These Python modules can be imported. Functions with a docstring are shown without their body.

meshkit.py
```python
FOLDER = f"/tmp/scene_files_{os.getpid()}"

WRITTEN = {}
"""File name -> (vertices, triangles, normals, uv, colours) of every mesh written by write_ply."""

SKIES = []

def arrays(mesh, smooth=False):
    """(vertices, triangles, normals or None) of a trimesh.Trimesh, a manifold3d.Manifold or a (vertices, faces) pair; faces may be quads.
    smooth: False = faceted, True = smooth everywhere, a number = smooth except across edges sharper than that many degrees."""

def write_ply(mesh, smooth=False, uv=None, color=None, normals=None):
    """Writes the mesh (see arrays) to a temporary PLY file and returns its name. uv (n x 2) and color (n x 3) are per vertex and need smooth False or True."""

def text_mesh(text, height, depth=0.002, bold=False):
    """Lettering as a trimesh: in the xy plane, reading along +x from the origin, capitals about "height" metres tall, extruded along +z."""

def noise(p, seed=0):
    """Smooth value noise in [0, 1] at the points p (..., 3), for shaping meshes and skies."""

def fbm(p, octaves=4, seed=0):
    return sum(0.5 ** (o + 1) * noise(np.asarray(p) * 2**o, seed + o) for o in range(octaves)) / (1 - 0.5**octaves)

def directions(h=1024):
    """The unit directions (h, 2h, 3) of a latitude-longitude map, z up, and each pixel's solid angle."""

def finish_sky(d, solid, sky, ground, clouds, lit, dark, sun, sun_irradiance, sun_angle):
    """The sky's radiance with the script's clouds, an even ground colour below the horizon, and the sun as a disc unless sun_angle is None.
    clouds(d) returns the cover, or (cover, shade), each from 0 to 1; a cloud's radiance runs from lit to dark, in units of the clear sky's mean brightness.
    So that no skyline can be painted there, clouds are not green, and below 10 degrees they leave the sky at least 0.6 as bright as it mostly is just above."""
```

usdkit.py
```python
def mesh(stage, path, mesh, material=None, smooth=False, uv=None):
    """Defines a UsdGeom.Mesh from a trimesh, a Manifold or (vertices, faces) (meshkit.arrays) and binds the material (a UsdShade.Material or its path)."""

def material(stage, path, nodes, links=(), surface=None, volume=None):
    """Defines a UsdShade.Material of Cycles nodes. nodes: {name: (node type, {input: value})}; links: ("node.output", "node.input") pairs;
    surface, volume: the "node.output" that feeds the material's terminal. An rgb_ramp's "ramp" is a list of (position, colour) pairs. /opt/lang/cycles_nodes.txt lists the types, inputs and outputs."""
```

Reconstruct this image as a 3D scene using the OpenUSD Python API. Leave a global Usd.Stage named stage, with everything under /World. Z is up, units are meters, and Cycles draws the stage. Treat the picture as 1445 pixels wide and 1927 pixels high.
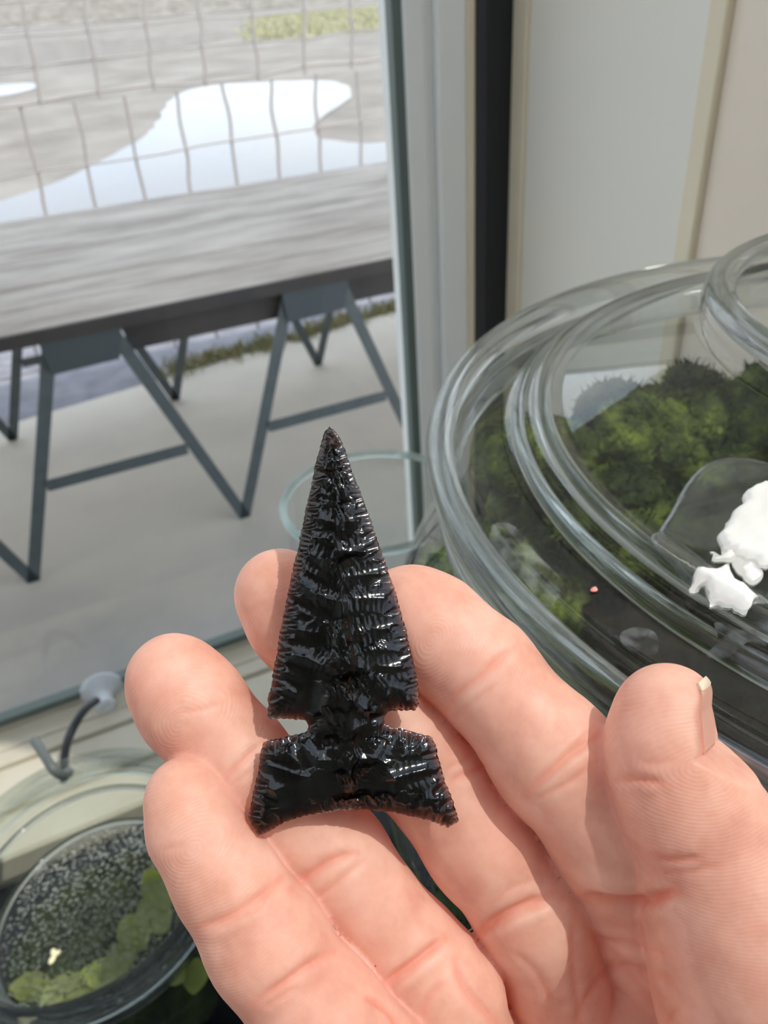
import math, random
import numpy as np, trimesh, usdkit, meshkit
import shapely.geometry as sg
from scipy.spatial import Delaunay, cKDTree
from pxr import Usd, UsdGeom, UsdShade, UsdLux, Gf, Sdf, Vt

random.seed(7); RNG = np.random.default_rng(7)
stage = Usd.Stage.CreateInMemory()
UsdGeom.SetStageUpAxis(stage, 'Z'); UsdGeom.SetStageMetersPerUnit(stage, 1.0)
UsdGeom.Xform.Define(stage, '/World'); UsdGeom.Scope.Define(stage, '/World/Looks')

# ------------------------------------------------------------------ camera, sky, sun, exposure
FPX = 1450.0                                   # focal length in pixels of the 1445 x 1927 frame
_D = np.array([168, 2137, 1450.]); _D /= np.linalg.norm(_D)
_X = np.array([4078, -1313, 1450.]); _X -= _D * (_X @ _D); _X /= np.linalg.norm(_X)
CAM = np.stack([_X, np.cross(-_D, _X), -_D])    # world = CAM @ (right, down, forward)
EYE = np.array([0, 0, 1.4])
def c2w(p): return np.asarray(p, float) @ CAM.T + EYE
def px(u, v, d): return c2w(np.array([(u - 722.5) / FPX * d, (v - 963.5) / FPX * d, d]))
def ray(u, v): return CAM @ np.array([(u - 722.5) / FPX, (v - 963.5) / FPX, 1.0])

cam = UsdGeom.Camera.Define(stage, '/World/camera')
cam.CreateHorizontalApertureAttr(36.0); cam.CreateVerticalApertureAttr(36.0 * 1927 / 1445)
cam.CreateFocalLengthAttr(36.0 * FPX / 1445)
cam.CreateFStopAttr(42.0); cam.CreateFocusDistanceAttr(0.118)
cam.CreateClippingRangeAttr(Gf.Vec2f(0.01, 5000))
cam.CreateExposureAttr(0.88)
R_, U_, B_ = CAM @ [1, 0, 0], CAM @ [0, -1, 0], CAM @ [0, 0, -1]
cam.AddTransformOp().Set(Gf.Matrix4d(*R_, 0, *U_, 0, *B_, 0, *EYE, 1))

SUN_DIR = np.array([0.385, -0.33, 0.865]); SUN_DIR /= np.linalg.norm(SUN_DIR)
SUN = 0.46
sun = UsdLux.DistantLight.Define(stage, '/World/sun')
sun.CreateAngleAttr(0.6); sun.CreateNormalizeAttr(True); sun.CreateIntensityAttr(SUN); sun.CreateColorAttr(Gf.Vec3f(1.0, 0.93, 0.83))
def _look_rows(d):
    z = d; x = np.cross([0, 1, 0.1], z); x /= np.linalg.norm(x); y = np.cross(z, x); return x, y, z
_x, _y, _z = _look_rows(SUN_DIR)
sun.AddTransformOp().Set(Gf.Matrix4d(*_x, 0, *_y, 0, *_z, 0, 0, 0, 0, 1))

SKY = 1.25
sky_mat = usdkit.material(stage, '/World/Looks/sky', {
    'tc': ('texture_coordinate', {}),
    'sep': ('separate_xyz', {}),
    'ramp': ('rgb_ramp', {'ramp': [(0, (0.78, 0.83, 0.90)), (0.12, (0.70, 0.78, 0.91)), (0.45, (0.58, 0.70, 0.90)), (1, (0.48, 0.62, 0.87))]}),
    'map': ('mapping', {'scale': (1.0, 1.0, 2.2)}),
    'n': ('noise_texture', {'scale': 2.3, 'detail': 6.0, 'roughness': 0.58}),
    'cr': ('rgb_ramp', {'ramp': [(0.40, (0, 0, 0)), (0.62, (1, 1, 1))]}),
    'mx': ('mix_color', {'b': (0.82, 0.84, 0.88), 'use_clamp': False}),
    'bg': ('background_shader', {'strength': SKY})},
    [('tc.generated', 'sep.vector'), ('sep.z', 'ramp.fac'), ('tc.generated', 'map.vector'), ('map.vector', 'n.vector'), ('n.fac', 'cr.fac'),
     ('cr.color', 'mx.fac'), ('ramp.color', 'mx.a'), ('mx.result', 'bg.color')], surface='bg.background')
dome = UsdLux.DomeLight.Define(stage, '/World/sky_dome')
dome.CreateIntensityAttr(1.0)
UsdShade.MaterialBindingAPI.Apply(dome.GetPrim()).Bind(sky_mat)

# ------------------------------------------------------------------ helpers
def lin(*c):
    c = np.array(c, float) / 255.0
    return tuple(np.where(c <= 0.04045, c / 12.92, ((c + 0.055) / 1.055) ** 2.4))
_used = {}
def free(parent, name):
    k = (str(parent), name); n = _used.get(k, 0); _used[k] = n + 1
    return f'{parent}/{name}' + (f'_{n:03d}' if n else '')
def setd(p, **kw):
    for k, v in kw.items():
        if v: p.SetCustomDataByKey(k, v)
    return p
def thing(name, label, category, loc=(0, 0, 0), rotz=0, group=None, kind=None):
    x = UsdGeom.Xform.Define(stage, free('/World', name))
    x.AddTranslateOp().Set(Gf.Vec3d(*map(float, loc)))
    if rotz: x.AddRotateZOp().Set(float(rotz))
    return setd(x.GetPrim(), label=label, category=category, group=group, kind=kind)
def part(name, m, mat, parent, smooth=35, label=None, kind=None):
    """One mesh under parent, given in the parent's own coordinates."""
    path = free(parent.GetPath() if hasattr(parent, 'GetPath') else parent, name)
    return setd(usdkit.mesh(stage, path, m, mat, smooth=smooth).GetPrim(), label=label, kind=kind)
def solo(name, m, mat, label, category, smooth=35, group=None, kind=None):
    return setd(usdkit.mesh(stage, free('/World', name), m, mat, smooth=smooth).GetPrim(), label=label, category=category, group=group, kind=kind)
def dup(src, label, loc, rotz=0, group=None):
    d = src.GetCustomData(); x = UsdGeom.Xform.Define(stage, free('/World', src.GetName().rstrip('_0123456789')))
    x.GetPrim().GetReferences().AddInternalReference(src.GetPath()); x.GetPrim().SetInstanceable(True)
    x.ClearXformOpOrder()
    x.AddTranslateOp().Set(Gf.Vec3d(*map(float, loc)))
    return setd(x.GetPrim(), label=label, category=d['category'], group=group or d.get('group'))
def cat(ms): return trimesh.util.concatenate([trimesh.Trimesh(*m, process=False) if isinstance(m, tuple) else m for m in ms])
def box(x0, x1, y0, y1, z0, z1, bevel=0.0):
    s = np.array([x1 - x0, y1 - y0, z1 - z0]); c = np.array([x0 + x1, y0 + y1, z0 + z1]) / 2
    if bevel > 0:
        pts = []
        for sx in (-1, 1):
            for sy in (-1, 1):
                for sz in (-1, 1):
                    for k in range(3):
                        h = s / 2 - bevel; h[k] = s[k] / 2
                        pts.append(np.array([sx, sy, sz]) * h)
        m = trimesh.Trimesh(pts).convex_hull
    else:
        m = trimesh.creation.box(s)
    m.apply_translation(c); return m
def lathe(profile, n=128, closed=True, a0=0, a1=2 * math.pi):
    """profile: (r, z) points, counter-clockwise for an outward surface; revolved about z."""
    p = np.asarray(profile, float); k = len(p); full = abs(a1 - a0) > 6.28
    ang = np.linspace(a0, a1, n, endpoint=not full); m = len(ang)
    v = np.stack([p[None, :, 0] * np.cos(ang)[:, None], p[None, :, 0] * np.sin(ang)[:, None], np.repeat(p[None, :, 1], m, 0)], -1).reshape(-1, 3)
    f = []
    rows = range(k if closed else k - 1)
    for i in range(m if full else m - 1):
        j = (i + 1) % m
        for a in rows:
            b = (a + 1) % k
            f += [(i * k + a, j * k + a, j * k + b), (i * k + a, j * k + b, i * k + b)]
    t = trimesh.Trimesh(v, np.array(f), process=False)
    t.merge_vertices(); t.update_faces(t.nondegenerate_faces()); 
    return t
def round_profile(p, r=0.001, closed=True, n=4):
    """Chaikin-like rounding of a profile's corners."""
    p = [np.array(q, float) for q in p]; out = []
    for i in range(len(p)):
        if not closed and i in (0, len(p) - 1): out.append(p[i]); continue
        a, b, c = p[i - 1], p[i], p[(i + 1) % len(p)]
        u, w = a - b, c - b; lu, lw = np.linalg.norm(u), np.linalg.norm(w)
        d = min(r, lu * 0.45, lw * 0.45); s, e = b + u / lu * d, b + w / lw * d
        for t in np.linspace(0, 1, n): out.append((1 - t) ** 2 * s + 2 * t * (1 - t) * b + t ** 2 * e)
    return out
def tube(path, r, sides=10, closed=False, cap=True):
    p = np.asarray(path, float); n = len(p); rr = np.broadcast_to(r, (n,))
    t = np.gradient(p, axis=0) if not closed else np.roll(p, -1, 0) - np.roll(p, 1, 0)
    t /= np.linalg.norm(t, axis=1, keepdims=True) + 1e-12
    a = np.zeros_like(p); ref = np.array([0, 0, 1.0]) if abs(t[0, 2]) < 0.9 else np.array([1.0, 0, 0])
    prev = np.cross(t[0], ref)
    for i in range(n):
        prev = prev - t[i] * (prev @ t[i]); prev /= np.linalg.norm(prev); a[i] = prev
    b = np.cross(t, a); ang = np.arange(sides) * 2 * np.pi / sides
    v = p[:, None] + rr[:, None, None] * (np.cos(ang)[None, :, None] * a[:, None] + np.sin(ang)[None, :, None] * b[:, None])
    i, j = np.meshgrid(np.arange(n if closed else n - 1), np.arange(sides), indexing='ij'); i2 = (i + 1) % n; j2 = (j + 1) % sides
    q = np.stack([i * sides + j, i * sides + j2, i2 * sides + j2, i2 * sides + j], -1).reshape(-1, 4)
    V = v.reshape(-1, 3); F = [q[:, [0, 1, 2]], q[:, [0, 2, 3]]]
    if cap and not closed:
        V = np.vstack([V, p[0], p[-1]]); k = np.arange(sides); k2 = (k + 1) % sides
        F += [np.stack([np.full(sides, n * sides), k2, k], 1), np.stack([np.full(sides, n * sides + 1), (n - 1) * sides + k, (n - 1) * sides + k2], 1)]
    return trimesh.Trimesh(V, np.vstack(F), process=False)
def bar(a, b, w, h, up=(0, 0, 1)):
    a, b = np.array(a, float), np.array(b, float); d = b - a; L = np.linalg.norm(d); d /= L
    s = np.cross(d, up); s /= np.linalg.norm(s); u = np.cross(s, d)
    m = trimesh.creation.box((L, w, h)); T = np.eye(4); T[:3, 0], T[:3, 1], T[:3, 2], T[:3, 3] = d, s, u, (a + b) / 2
    m.apply_transform(T); return m
def smooth_line(pts, n=60, closed=False):
    from scipy.interpolate import CubicSpline
    p = np.asarray(pts, float)
    if closed: p = np.vstack([p, p[:1]])
    t = np.r_[0, np.cumsum(np.linalg.norm(np.diff(p, axis=0), axis=1))]
    cs = CubicSpline(t, p, bc_type='periodic' if closed else 'natural')
    return cs(np.linspace(0, t[-1], n, endpoint=not closed))

# ------------------------------------------------------------------ materials
def M(name, nodes, links=(), **kw): return usdkit.material(stage, '/World/Looks/' + name, nodes, links, **kw)
def plain(name, col, rough=0.5, metal=0.0, spec=0.5, bump=None, vary=None, **extra):
    """Principled with noise-varied colour (vary = (scale, second colour[, stretch])) and noise bump (scale, strength)."""
    n = {'g': ('texture_coordinate', {}), 'p': ('principled_bsdf', {'base_color': col, 'roughness': rough, 'metallic': metal, 'specular_ior_level': spec, **extra})}; l = []
    if vary:
        n['vm'] = ('mapping', {'scale': vary[2] if len(vary) > 2 else (1, 1, 1)})
        n['vn'] = ('noise_texture', {'scale': vary[0], 'detail': 6.0, 'roughness': 0.6}); n['vr'] = ('rgb_ramp', {'ramp': [(0.32, col), (0.68, vary[1])]})
        l += [('g.object', 'vm.vector'), ('vm.vector', 'vn.vector'), ('vn.fac', 'vr.fac'), ('vr.color', 'p.base_color')]
    if bump:
        n['bn'] = ('noise_texture', {'scale': bump[0], 'detail': 4.0}); n['b'] = ('bump', {'strength': bump[1], 'distance': bump[2] if len(bump) > 2 else 0.002})
        l += [('g.object', 'bn.vector'), ('bn.fac', 'b.height'), ('b.normal', 'p.normal')]
    return M(name, n, l, surface='p.BSDF')
def pane(name, tint=(0.97, 0.985, 0.98), ior=1.5, rough=0.0, extra=0.0):
    return M(name, {'t': ('transparent_bsdf', {'color': tint}), 'g': ('glossy_bsdf', {'color': (1, 1, 1), 'roughness': rough}), 'f': ('fresnel', {'IOR': ior}), 'ge': ('geometry', {}), 'k': ('math', {'math_type': 'subtract', 'value1': 1.0}), 'mu': ('math', {'math_type': 'multiply'}), 'm': ('mix_closure', {})},
             [('ge.backfacing', 'k.value2'), ('f.fac', 'mu.value1'), ('k.value', 'mu.value2'), ('mu.value', 'm.fac'), ('t.BSDF', 'm.closure1'), ('g.BSDF', 'm.closure2')], surface='m.closure')
def thick_glass(name, clear=0.55, tint=(0.93, 0.97, 0.955), rough=0.0):
    """Solid glass of which a share lets the sun straight through."""
    return M(name, {'t': ('transparent_bsdf', {'color': tint}), 'g': ('principled_bsdf', {'base_color': tint, 'transmission_weight': 1.0, 'roughness': rough, 'ior': 1.47}), 'm': ('mix_closure', {'fac': 1 - clear})},
             [('t.BSDF', 'm.closure1'), ('g.BSDF', 'm.closure2')], surface='m.closure')
WHITE = plain('white_paint', lin(238, 240, 240), 0.45, vary=(3, lin(242, 241, 236)), bump=(60, 0.05))
CREAM = plain('cream_trim', lin(234, 222, 196), 0.5, vary=(8, lin(226, 212, 184)))
PANEL = plain('wall_panel', lin(235, 231, 222), 0.55, vary=(2.5, lin(238, 232, 218), (1, 1, 4)), bump=(90, 0.04))
PANEL2 = plain('wall_panel_warm', lin(240, 226, 208), 0.55, vary=(2.5, lin(234, 218, 200), (1, 1, 4)), bump=(90, 0.04))
BLACKP = plain('black_post', lin(14, 16, 24), 0.4)
BLACKL = plain('black_post_lip', lin(44, 42, 50), 0.45)
GASKET = plain('gasket', lin(92, 106, 102), 0.4)
SILLM = plain('sill', lin(196, 190, 174), 0.5, vary=(14, lin(184, 176, 158)))
COUNTER = plain('counter', lin(22, 26, 34), 0.35, vary=(30, lin(30, 34, 42)))
DIMWALL = plain('room_wall', lin(190, 185, 174), 0.7)
WINDOW = pane('window_pane', (0.96, 0.975, 0.975))
JARPANE = pane('jar_wall', (0.965, 0.982, 0.975))
LIDPANE = pane('lid_glass', (0.975, 0.988, 0.984), ior=1.55)
JARGLASS = thick_glass('jar_glass', clear=0.7)
RIMGLASS = thick_glass('rim_glass', clear=0.3, tint=(0.955, 0.98, 0.97), rough=0.05)
# warm concrete, with the building shade painted into its colour along the house wall
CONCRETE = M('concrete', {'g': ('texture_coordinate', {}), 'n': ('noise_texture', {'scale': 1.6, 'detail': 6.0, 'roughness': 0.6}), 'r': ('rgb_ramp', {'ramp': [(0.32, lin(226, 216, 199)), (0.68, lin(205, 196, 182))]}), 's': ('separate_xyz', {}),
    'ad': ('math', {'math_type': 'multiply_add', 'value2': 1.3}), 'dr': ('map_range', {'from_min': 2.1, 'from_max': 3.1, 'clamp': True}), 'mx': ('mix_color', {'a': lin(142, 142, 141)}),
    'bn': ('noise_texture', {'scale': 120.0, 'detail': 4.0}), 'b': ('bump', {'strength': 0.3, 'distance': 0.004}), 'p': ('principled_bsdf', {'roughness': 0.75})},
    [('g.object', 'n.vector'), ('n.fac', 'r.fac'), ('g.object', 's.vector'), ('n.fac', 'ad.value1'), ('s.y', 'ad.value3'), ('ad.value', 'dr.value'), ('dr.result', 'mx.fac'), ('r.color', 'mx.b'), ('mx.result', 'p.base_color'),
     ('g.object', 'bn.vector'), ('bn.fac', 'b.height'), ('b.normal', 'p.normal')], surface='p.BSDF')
YARD = plain('gravel_yard', lin(142, 135, 126), 0.85, vary=(0.6, lin(106, 98, 88)), bump=(40, 0.5, 0.01))
GRAVEL = plain('pale_gravel', lin(146, 144, 149), 0.85, vary=(9, lin(118, 116, 122)), bump=(70, 0.6, 0.01))
WATER = M('puddle_water', {'g': ('texture_coordinate', {}), 'n': ('noise_texture', {'scale': 1.4, 'detail': 3.0}), 'b': ('bump', {'strength': 0.03, 'distance': 0.02}),
    'p': ('principled_bsdf', {'base_color': lin(78, 76, 74), 'roughness': 0.06, 'ior': 1.30})}, [('g.object', 'n.vector'), ('n.fac', 'b.height'), ('b.normal', 'p.normal')], surface='p.BSDF')
WOOD = plain('weathered_wood', lin(190, 180, 168), 0.75, vary=(3.4, lin(140, 129, 118), (0.7, 3, 3)), bump=(60, 0.3))
DARKWOOD = plain('dark_apron', lin(52, 46, 44), 0.7, vary=(8, lin(38, 35, 36)))
STEEL = plain('trestle_steel', lin(78, 86, 88), 0.55, vary=(20, lin(66, 74, 76)))
STEELD = plain('trestle_plate_steel', lin(62, 70, 74), 0.6, spec=0.3)
WIRE = plain('fence_wire', lin(172, 164, 159), 0.6)
GRASS = plain('grass_tufts', lin(128, 132, 84), 0.7, vary=(4, lin(150, 140, 96)))
YELLOWG = plain('yellow_weeds', lin(176, 172, 126), 0.7, vary=(0.6, lin(160, 156, 132)))

# ------------------------------------------------------------------ the room: window wall, right wall, sill, counter
YW, XR, ZS = 0.66, 0.432, 0.817                # window plane, right wall plane, window bottom
XG = 0.3175                                    # right edge of the pane
def structure(name, m, mat, label=None, smooth=35):
    return setd(usdkit.mesh(stage, free('/World', name), m, mat, smooth=smooth).GetPrim(), kind='structure', label=label, category='structure' if False else None)
w1 = thing('window_1', 'tall window over the sill with pale frame and clear pane, yard outside', 'window', kind='structure')
part('pane', box(-1.6, XG, YW - 0.002, YW + 0.002, ZS, 2.45), WINDOW, w1, smooth=False)
part('glazing_gasket', cat([box(XG - 0.002, XG + 0.007, YW - 0.006, YW + 0.006, ZS - 0.004, 2.45), box(-1.6, XG, YW - 0.006, YW + 0.006, ZS - 0.007, ZS + 0.001)]), GASKET, w1)
stile = [box(XG + 0.007, 0.344, YW - 0.008, YW + 0.04, 0.78, 2.5, 0.002), box(0.3435, 0.354, YW - 0.002, YW + 0.04, 0.78, 2.5, 0.001), box(0.3535, 0.382, YW - 0.010, YW + 0.04, 0.78, 2.5, 0.002)]
part('stile', cat(stile), WHITE, w1)
part('stile_edge', box(0.3815, 0.3895, YW - 0.011, YW + 0.03, 0.78, 2.5, 0.001), CREAM, w1, label='cream edge strip of the window stile')
part('bottom_rail', cat([box(-1.6, 0.344, YW - 0.006, YW + 0.006, 0.70, ZS - 0.008), box(-1.6, 0.344, YW - 0.034, YW - 0.0065, 0.70, 0.805, 0.001)]), SILLM, w1)
part('top_rail', box(-1.6, 0.389, YW - 0.02, YW + 0.04, 2.44, 2.5), WHITE, w1)
t1 = thing('trim_1', 'black vertical post in the corner between window frame and panelled wall', 'post', kind='structure')  # black band filling the gap between window frame and wall
part('post', box(0.4005, 0.4315, YW - 0.008, YW + 0.03, 0.4, 2.5, 0.001), BLACKP, t1)
part('post_lip', box(0.389, 0.4005, YW - 0.012, YW + 0.03, 0.4, 2.5, 0.001), BLACKL, t1)
wr = thing('wall_right', 'pale panelled wall beside the window with a cream batten', 'wall', kind='structure')
part('corner_strip', box(XR - 0.004, XR + 0.02, YW - 0.028, YW + 0.03, 0.0, 1.56, 0.001), CREAM, wr)
part('panel', box(XR, XR + 0.02, 0.434, YW - 0.0285, 0.0, 1.56), PANEL, wr)
part('batten', cat([box(XR - 0.003, XR + 0.02, 0.424, 0.4335, 0.0, 1.56, 0.001), box(XR - 0.006, XR + 0.02, 0.416, 0.4245, 0.0, 1.56, 0.001)]), CREAM, wr)
part('panel', box(XR, XR + 0.02, -1.8, 0.4155, 0.0, 1.56), PANEL2, wr)
part('upper_panel', box(XR, XR + 0.02, 0.16, YW + 0.04, 1.56, 2.5), PANEL, wr)  # unseen panel added to keep direct sun off the sill
w2 = thing('window_2', 'unseen high window strip added above the panelled wall to let sun in', 'window', kind='structure')  # unseen opening, added so the sun reaches hand and jars
part('frame', cat([box(XR - 0.005, XR + 0.03, -1.8, 0.16, 1.56, 1.59), box(XR - 0.005, XR + 0.03, -1.8, 0.16, 2.47, 2.5), box(XR - 0.005, XR + 0.03, 0.13, 0.16, 1.59, 2.47)]), WHITE, w2)
part('pane', box(XR + 0.01, XR + 0.013, -1.8, 0.13, 1.59, 2.47), WINDOW, w2, smooth=False)
structure('wall_back', box(-2.4, XR + 0.02, -1.85, -1.8, 0, 2.55), DIMWALL)
structure('wall_left', box(-2.45, -2.4, -1.85, YW + 0.04, 0, 2.55), WHITE)
structure('wall_front', cat([box(-2.4, XR + 0.02, YW + 0.0405, YW + 0.12, 0, 0.70), box(-2.4, -1.6, YW - 0.01, YW + 0.12, 0.7, 2.5), box(-2.4, XR + 0.02, YW - 0.01, YW + 0.12, 2.5, 2.55)]), DIMWALL)
roof = thing('ceiling', 'unseen roof over the room, glazing added to brighten the interior', 'roof', kind='structure')  # unseen; its glass is added to let more sky light into the room
part('pane', box(-2.45, XR + 0.02, -0.35, YW + 0.04, 2.555, 2.56), WINDOW, roof, smooth=False)
part('roof_boards', box(-2.45, XR + 0.02, -1.85, -0.35, 2.55, 2.62), DIMWALL, roof)  # opaque part added to keep reflections in the arrowhead dark
for k in range(5): part('rafter', box(-2.4 + 0.7 * k, -2.36 + 0.7 * k, -0.349, YW, 2.561, 2.62), WHITE, roof)
structure('floor', box(-2.45, XR + 0.02, -1.85, YW + 0.04, -0.05, 0.0), WHITE)
sill = thing('trim_2', 'pale window sill with two shallow grooves along its length', 'window sill', kind='structure')
ys = [YW - 0.034, 0.607, 0.600, 0.552, 0.546, 0.505]
zt = [0.815, 0.811, 0.815, 0.815, 0.811, 0.815]
part('sill_board', cat([box(-1.6, XR - 0.001, 0.6065, 0.6255, 0.775, 0.8045, 0.001), box(-1.6, XR - 0.001, 0.600, 0.6068, 0.775, 0.799), box(-1.6, XR - 0.001, 0.551, 0.6003, 0.775, 0.8045, 0.0015),
     box(-1.6, XR - 0.001, 0.545, 0.5513, 0.775, 0.799), box(-1.6, XR - 0.001, 0.500, 0.5453, 0.775, 0.8045, 0.003)]), SILLM, sill)
solo('counter', box(-1.6, XR - 0.001, -0.20, 0.499, 0.735, 0.775, 0.003), COUNTER, 'dark counter top in front of the window sill, under the jars', 'counter')

# ------------------------------------------------------------------ outside: slab, yard, puddles, table, trestles, fence
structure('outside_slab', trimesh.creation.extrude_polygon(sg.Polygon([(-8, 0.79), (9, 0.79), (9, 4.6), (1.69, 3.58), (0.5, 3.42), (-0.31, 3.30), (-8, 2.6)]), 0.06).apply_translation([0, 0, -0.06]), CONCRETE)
def ground(x0, x1, y0, y1, n, amp, sc, zoff=0):
    xs, y_s = np.linspace(x0, x1, n), np.linspace(y0, y1, n); X, Y = np.meshgrid(xs, y_s, indexing='ij')
    Z = zoff + amp * (meshkit.fbm(np.stack([X * sc, Y * sc, 0 * X], -1), 4, 3) - 0.5)
    v = np.stack([X, Y, Z], -1).reshape(-1, 3); i, j = np.meshgrid(np.arange(n - 1), np.arange(n - 1), indexing='ij')
    a = i * n + j; q = np.stack([a, a + n, a + n + 1, a + 1], -1).reshape(-1, 4)
    return trimesh.Trimesh(v, np.vstack([q[:, [0, 1, 2]], q[:, [0, 2, 3]]]), process=False)
structure('yard', ground(-60, 90, 0.7, 160, 120, 0.03, 0.35, -0.085), YARD, smooth=True)
structure('gravel_strip', trimesh.creation.extrude_polygon(sg.Polygon([(-8, 2.65), (-0.31, 3.35), (0.5, 3.47), (1.69, 3.63), (9, 4.7), (10, 6.6), (3, 6.3), (-8, 6.0)]), 0.03).apply_translation([0, 0, -0.06]), GRAVEL)
bank = ground(-200, 260, 150, 230, 40, 0.5, 0.05, 0); bank.vertices[:, 2] += np.clip((bank.vertices[:, 1] - 150) / 20, 0, 1) * 8
structure('far_bank', bank, YARD, smooth=True)
porch = thing('porch_roof', 'unseen flat roof added to shade the slab and table outside the window', 'roof', kind='structure')  # unseen roof, added to hold direct sun off slab and table
part('roof_deck', box(-6, 8, 0.34, 2.8, 2.625, 2.72), DIMWALL, porch)

def puddle(pts, label):
    ring = smooth_line(pts, 120, closed=True)
    ring = ring + 0.02 * np.ptp(ring, 0).min() * (meshkit.fbm(np.c_[ring * 1.7, 0 * ring[:, :1]], 3, 5)[:, None] - 0.5) * 2
    poly = sg.Polygon(ring).buffer(0)
    poly = max(getattr(poly, 'geoms', [poly]), key=lambda g: g.area)
    m = trimesh.creation.extrude_polygon(poly, 0.02); m.apply_translation([0, 0, -0.088])
    solo('puddle', m, WATER, label, 'puddle', smooth=False, group=None)
puddle([(-2.5, 7.0), (-0.1, 7.35), (1.0, 7.7), (2.1, 7.55), (3.6, 7.5), (5.2, 7.9), (5.4, 8.5), (3.9, 9.0), (3.75, 9.7), (5.0, 12.5), (6.2, 17.6), (5.0, 18.6), (2.7, 14.5), (1.2, 10.6), (0.3, 9.2), (-0.6, 8.6), (-2.5, 8.2)], 'large pale blue puddle just beyond the trestle table')
puddle([(-1, 22.0), (0.6, 22.2), (1.4, 23.6), (1.5, 25.4), (0.7, 26.6), (-1, 27)], 'small bright puddle at the left behind the wire fence')
puddle([(-2, 33), (1.1, 34.7), (2.8, 34.0), (5.9, 35.5), (11.5, 43), (15, 53), (9.5, 55.5), (5.4, 66), (2.4, 63), (-2, 60)], 'far long narrow puddle near the top of the window view')

tuft_rng = np.random.default_rng(3)
def blades(centres, h, spread, n, w=0.006):
    V, F = [], []
    for c in centres:
        for _ in range(n):
            a = tuft_rng.uniform(0, 6.28); b = np.array([c[0] + tuft_rng.normal(0, spread), c[1] + tuft_rng.normal(0, spread), c[2]])
            hh = h * tuft_rng.uniform(0.5, 1.2); s = np.array([math.cos(a), math.sin(a), 0]); l = np.array([math.cos(a + 1.6), math.sin(a + 1.6), 0]) * hh * tuft_rng.uniform(0, 0.7)
            k = len(V); V += [b - s * w, b + s * w, b + l * 0.4 + [0, 0, hh * 0.7], b + l + [0, 0, hh]]; F += [(k, k + 1, k + 2), (k, k + 2, k + 3), (k + 1, k + 2, k + 3)]
    return trimesh.Trimesh(np.array(V), np.array(F), process=False)
edge = [(-0.2, 3.32), (0.45, 3.43), (0.7, 3.46), (1.0, 3.5), (1.3, 3.54), (1.7, 3.6), (2.1, 3.66)]
cs = [(np.interp(x, [e[0] for e in edge], [e[1] for e in edge])) for x in np.linspace(0.42, 2.0, 90)]
solo('grass_edge', blades([(x + tuft_rng.normal(0, 0.02), y + 0.03 + tuft_rng.normal(0, 0.03), -0.01) for x, y in zip(np.linspace(0.42, 2.0, 90), cs)], 0.055, 0.03, 14, 0.006), GRASS, 'low mossy grass along the edge of the concrete slab under the table', 'grass', smooth=False, kind='stuff')
solo('yellow_weed_patch', blades([(q * tuft_rng.uniform(0.31, 0.62), q, -0.07) for q in tuft_rng.uniform(36, 85, 1500)], 0.22, 0.5, 6, 0.10), YELLOWG, 'patch of yellow-green weeds far out in the yard', 'weeds', smooth=False, kind='stuff')

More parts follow.
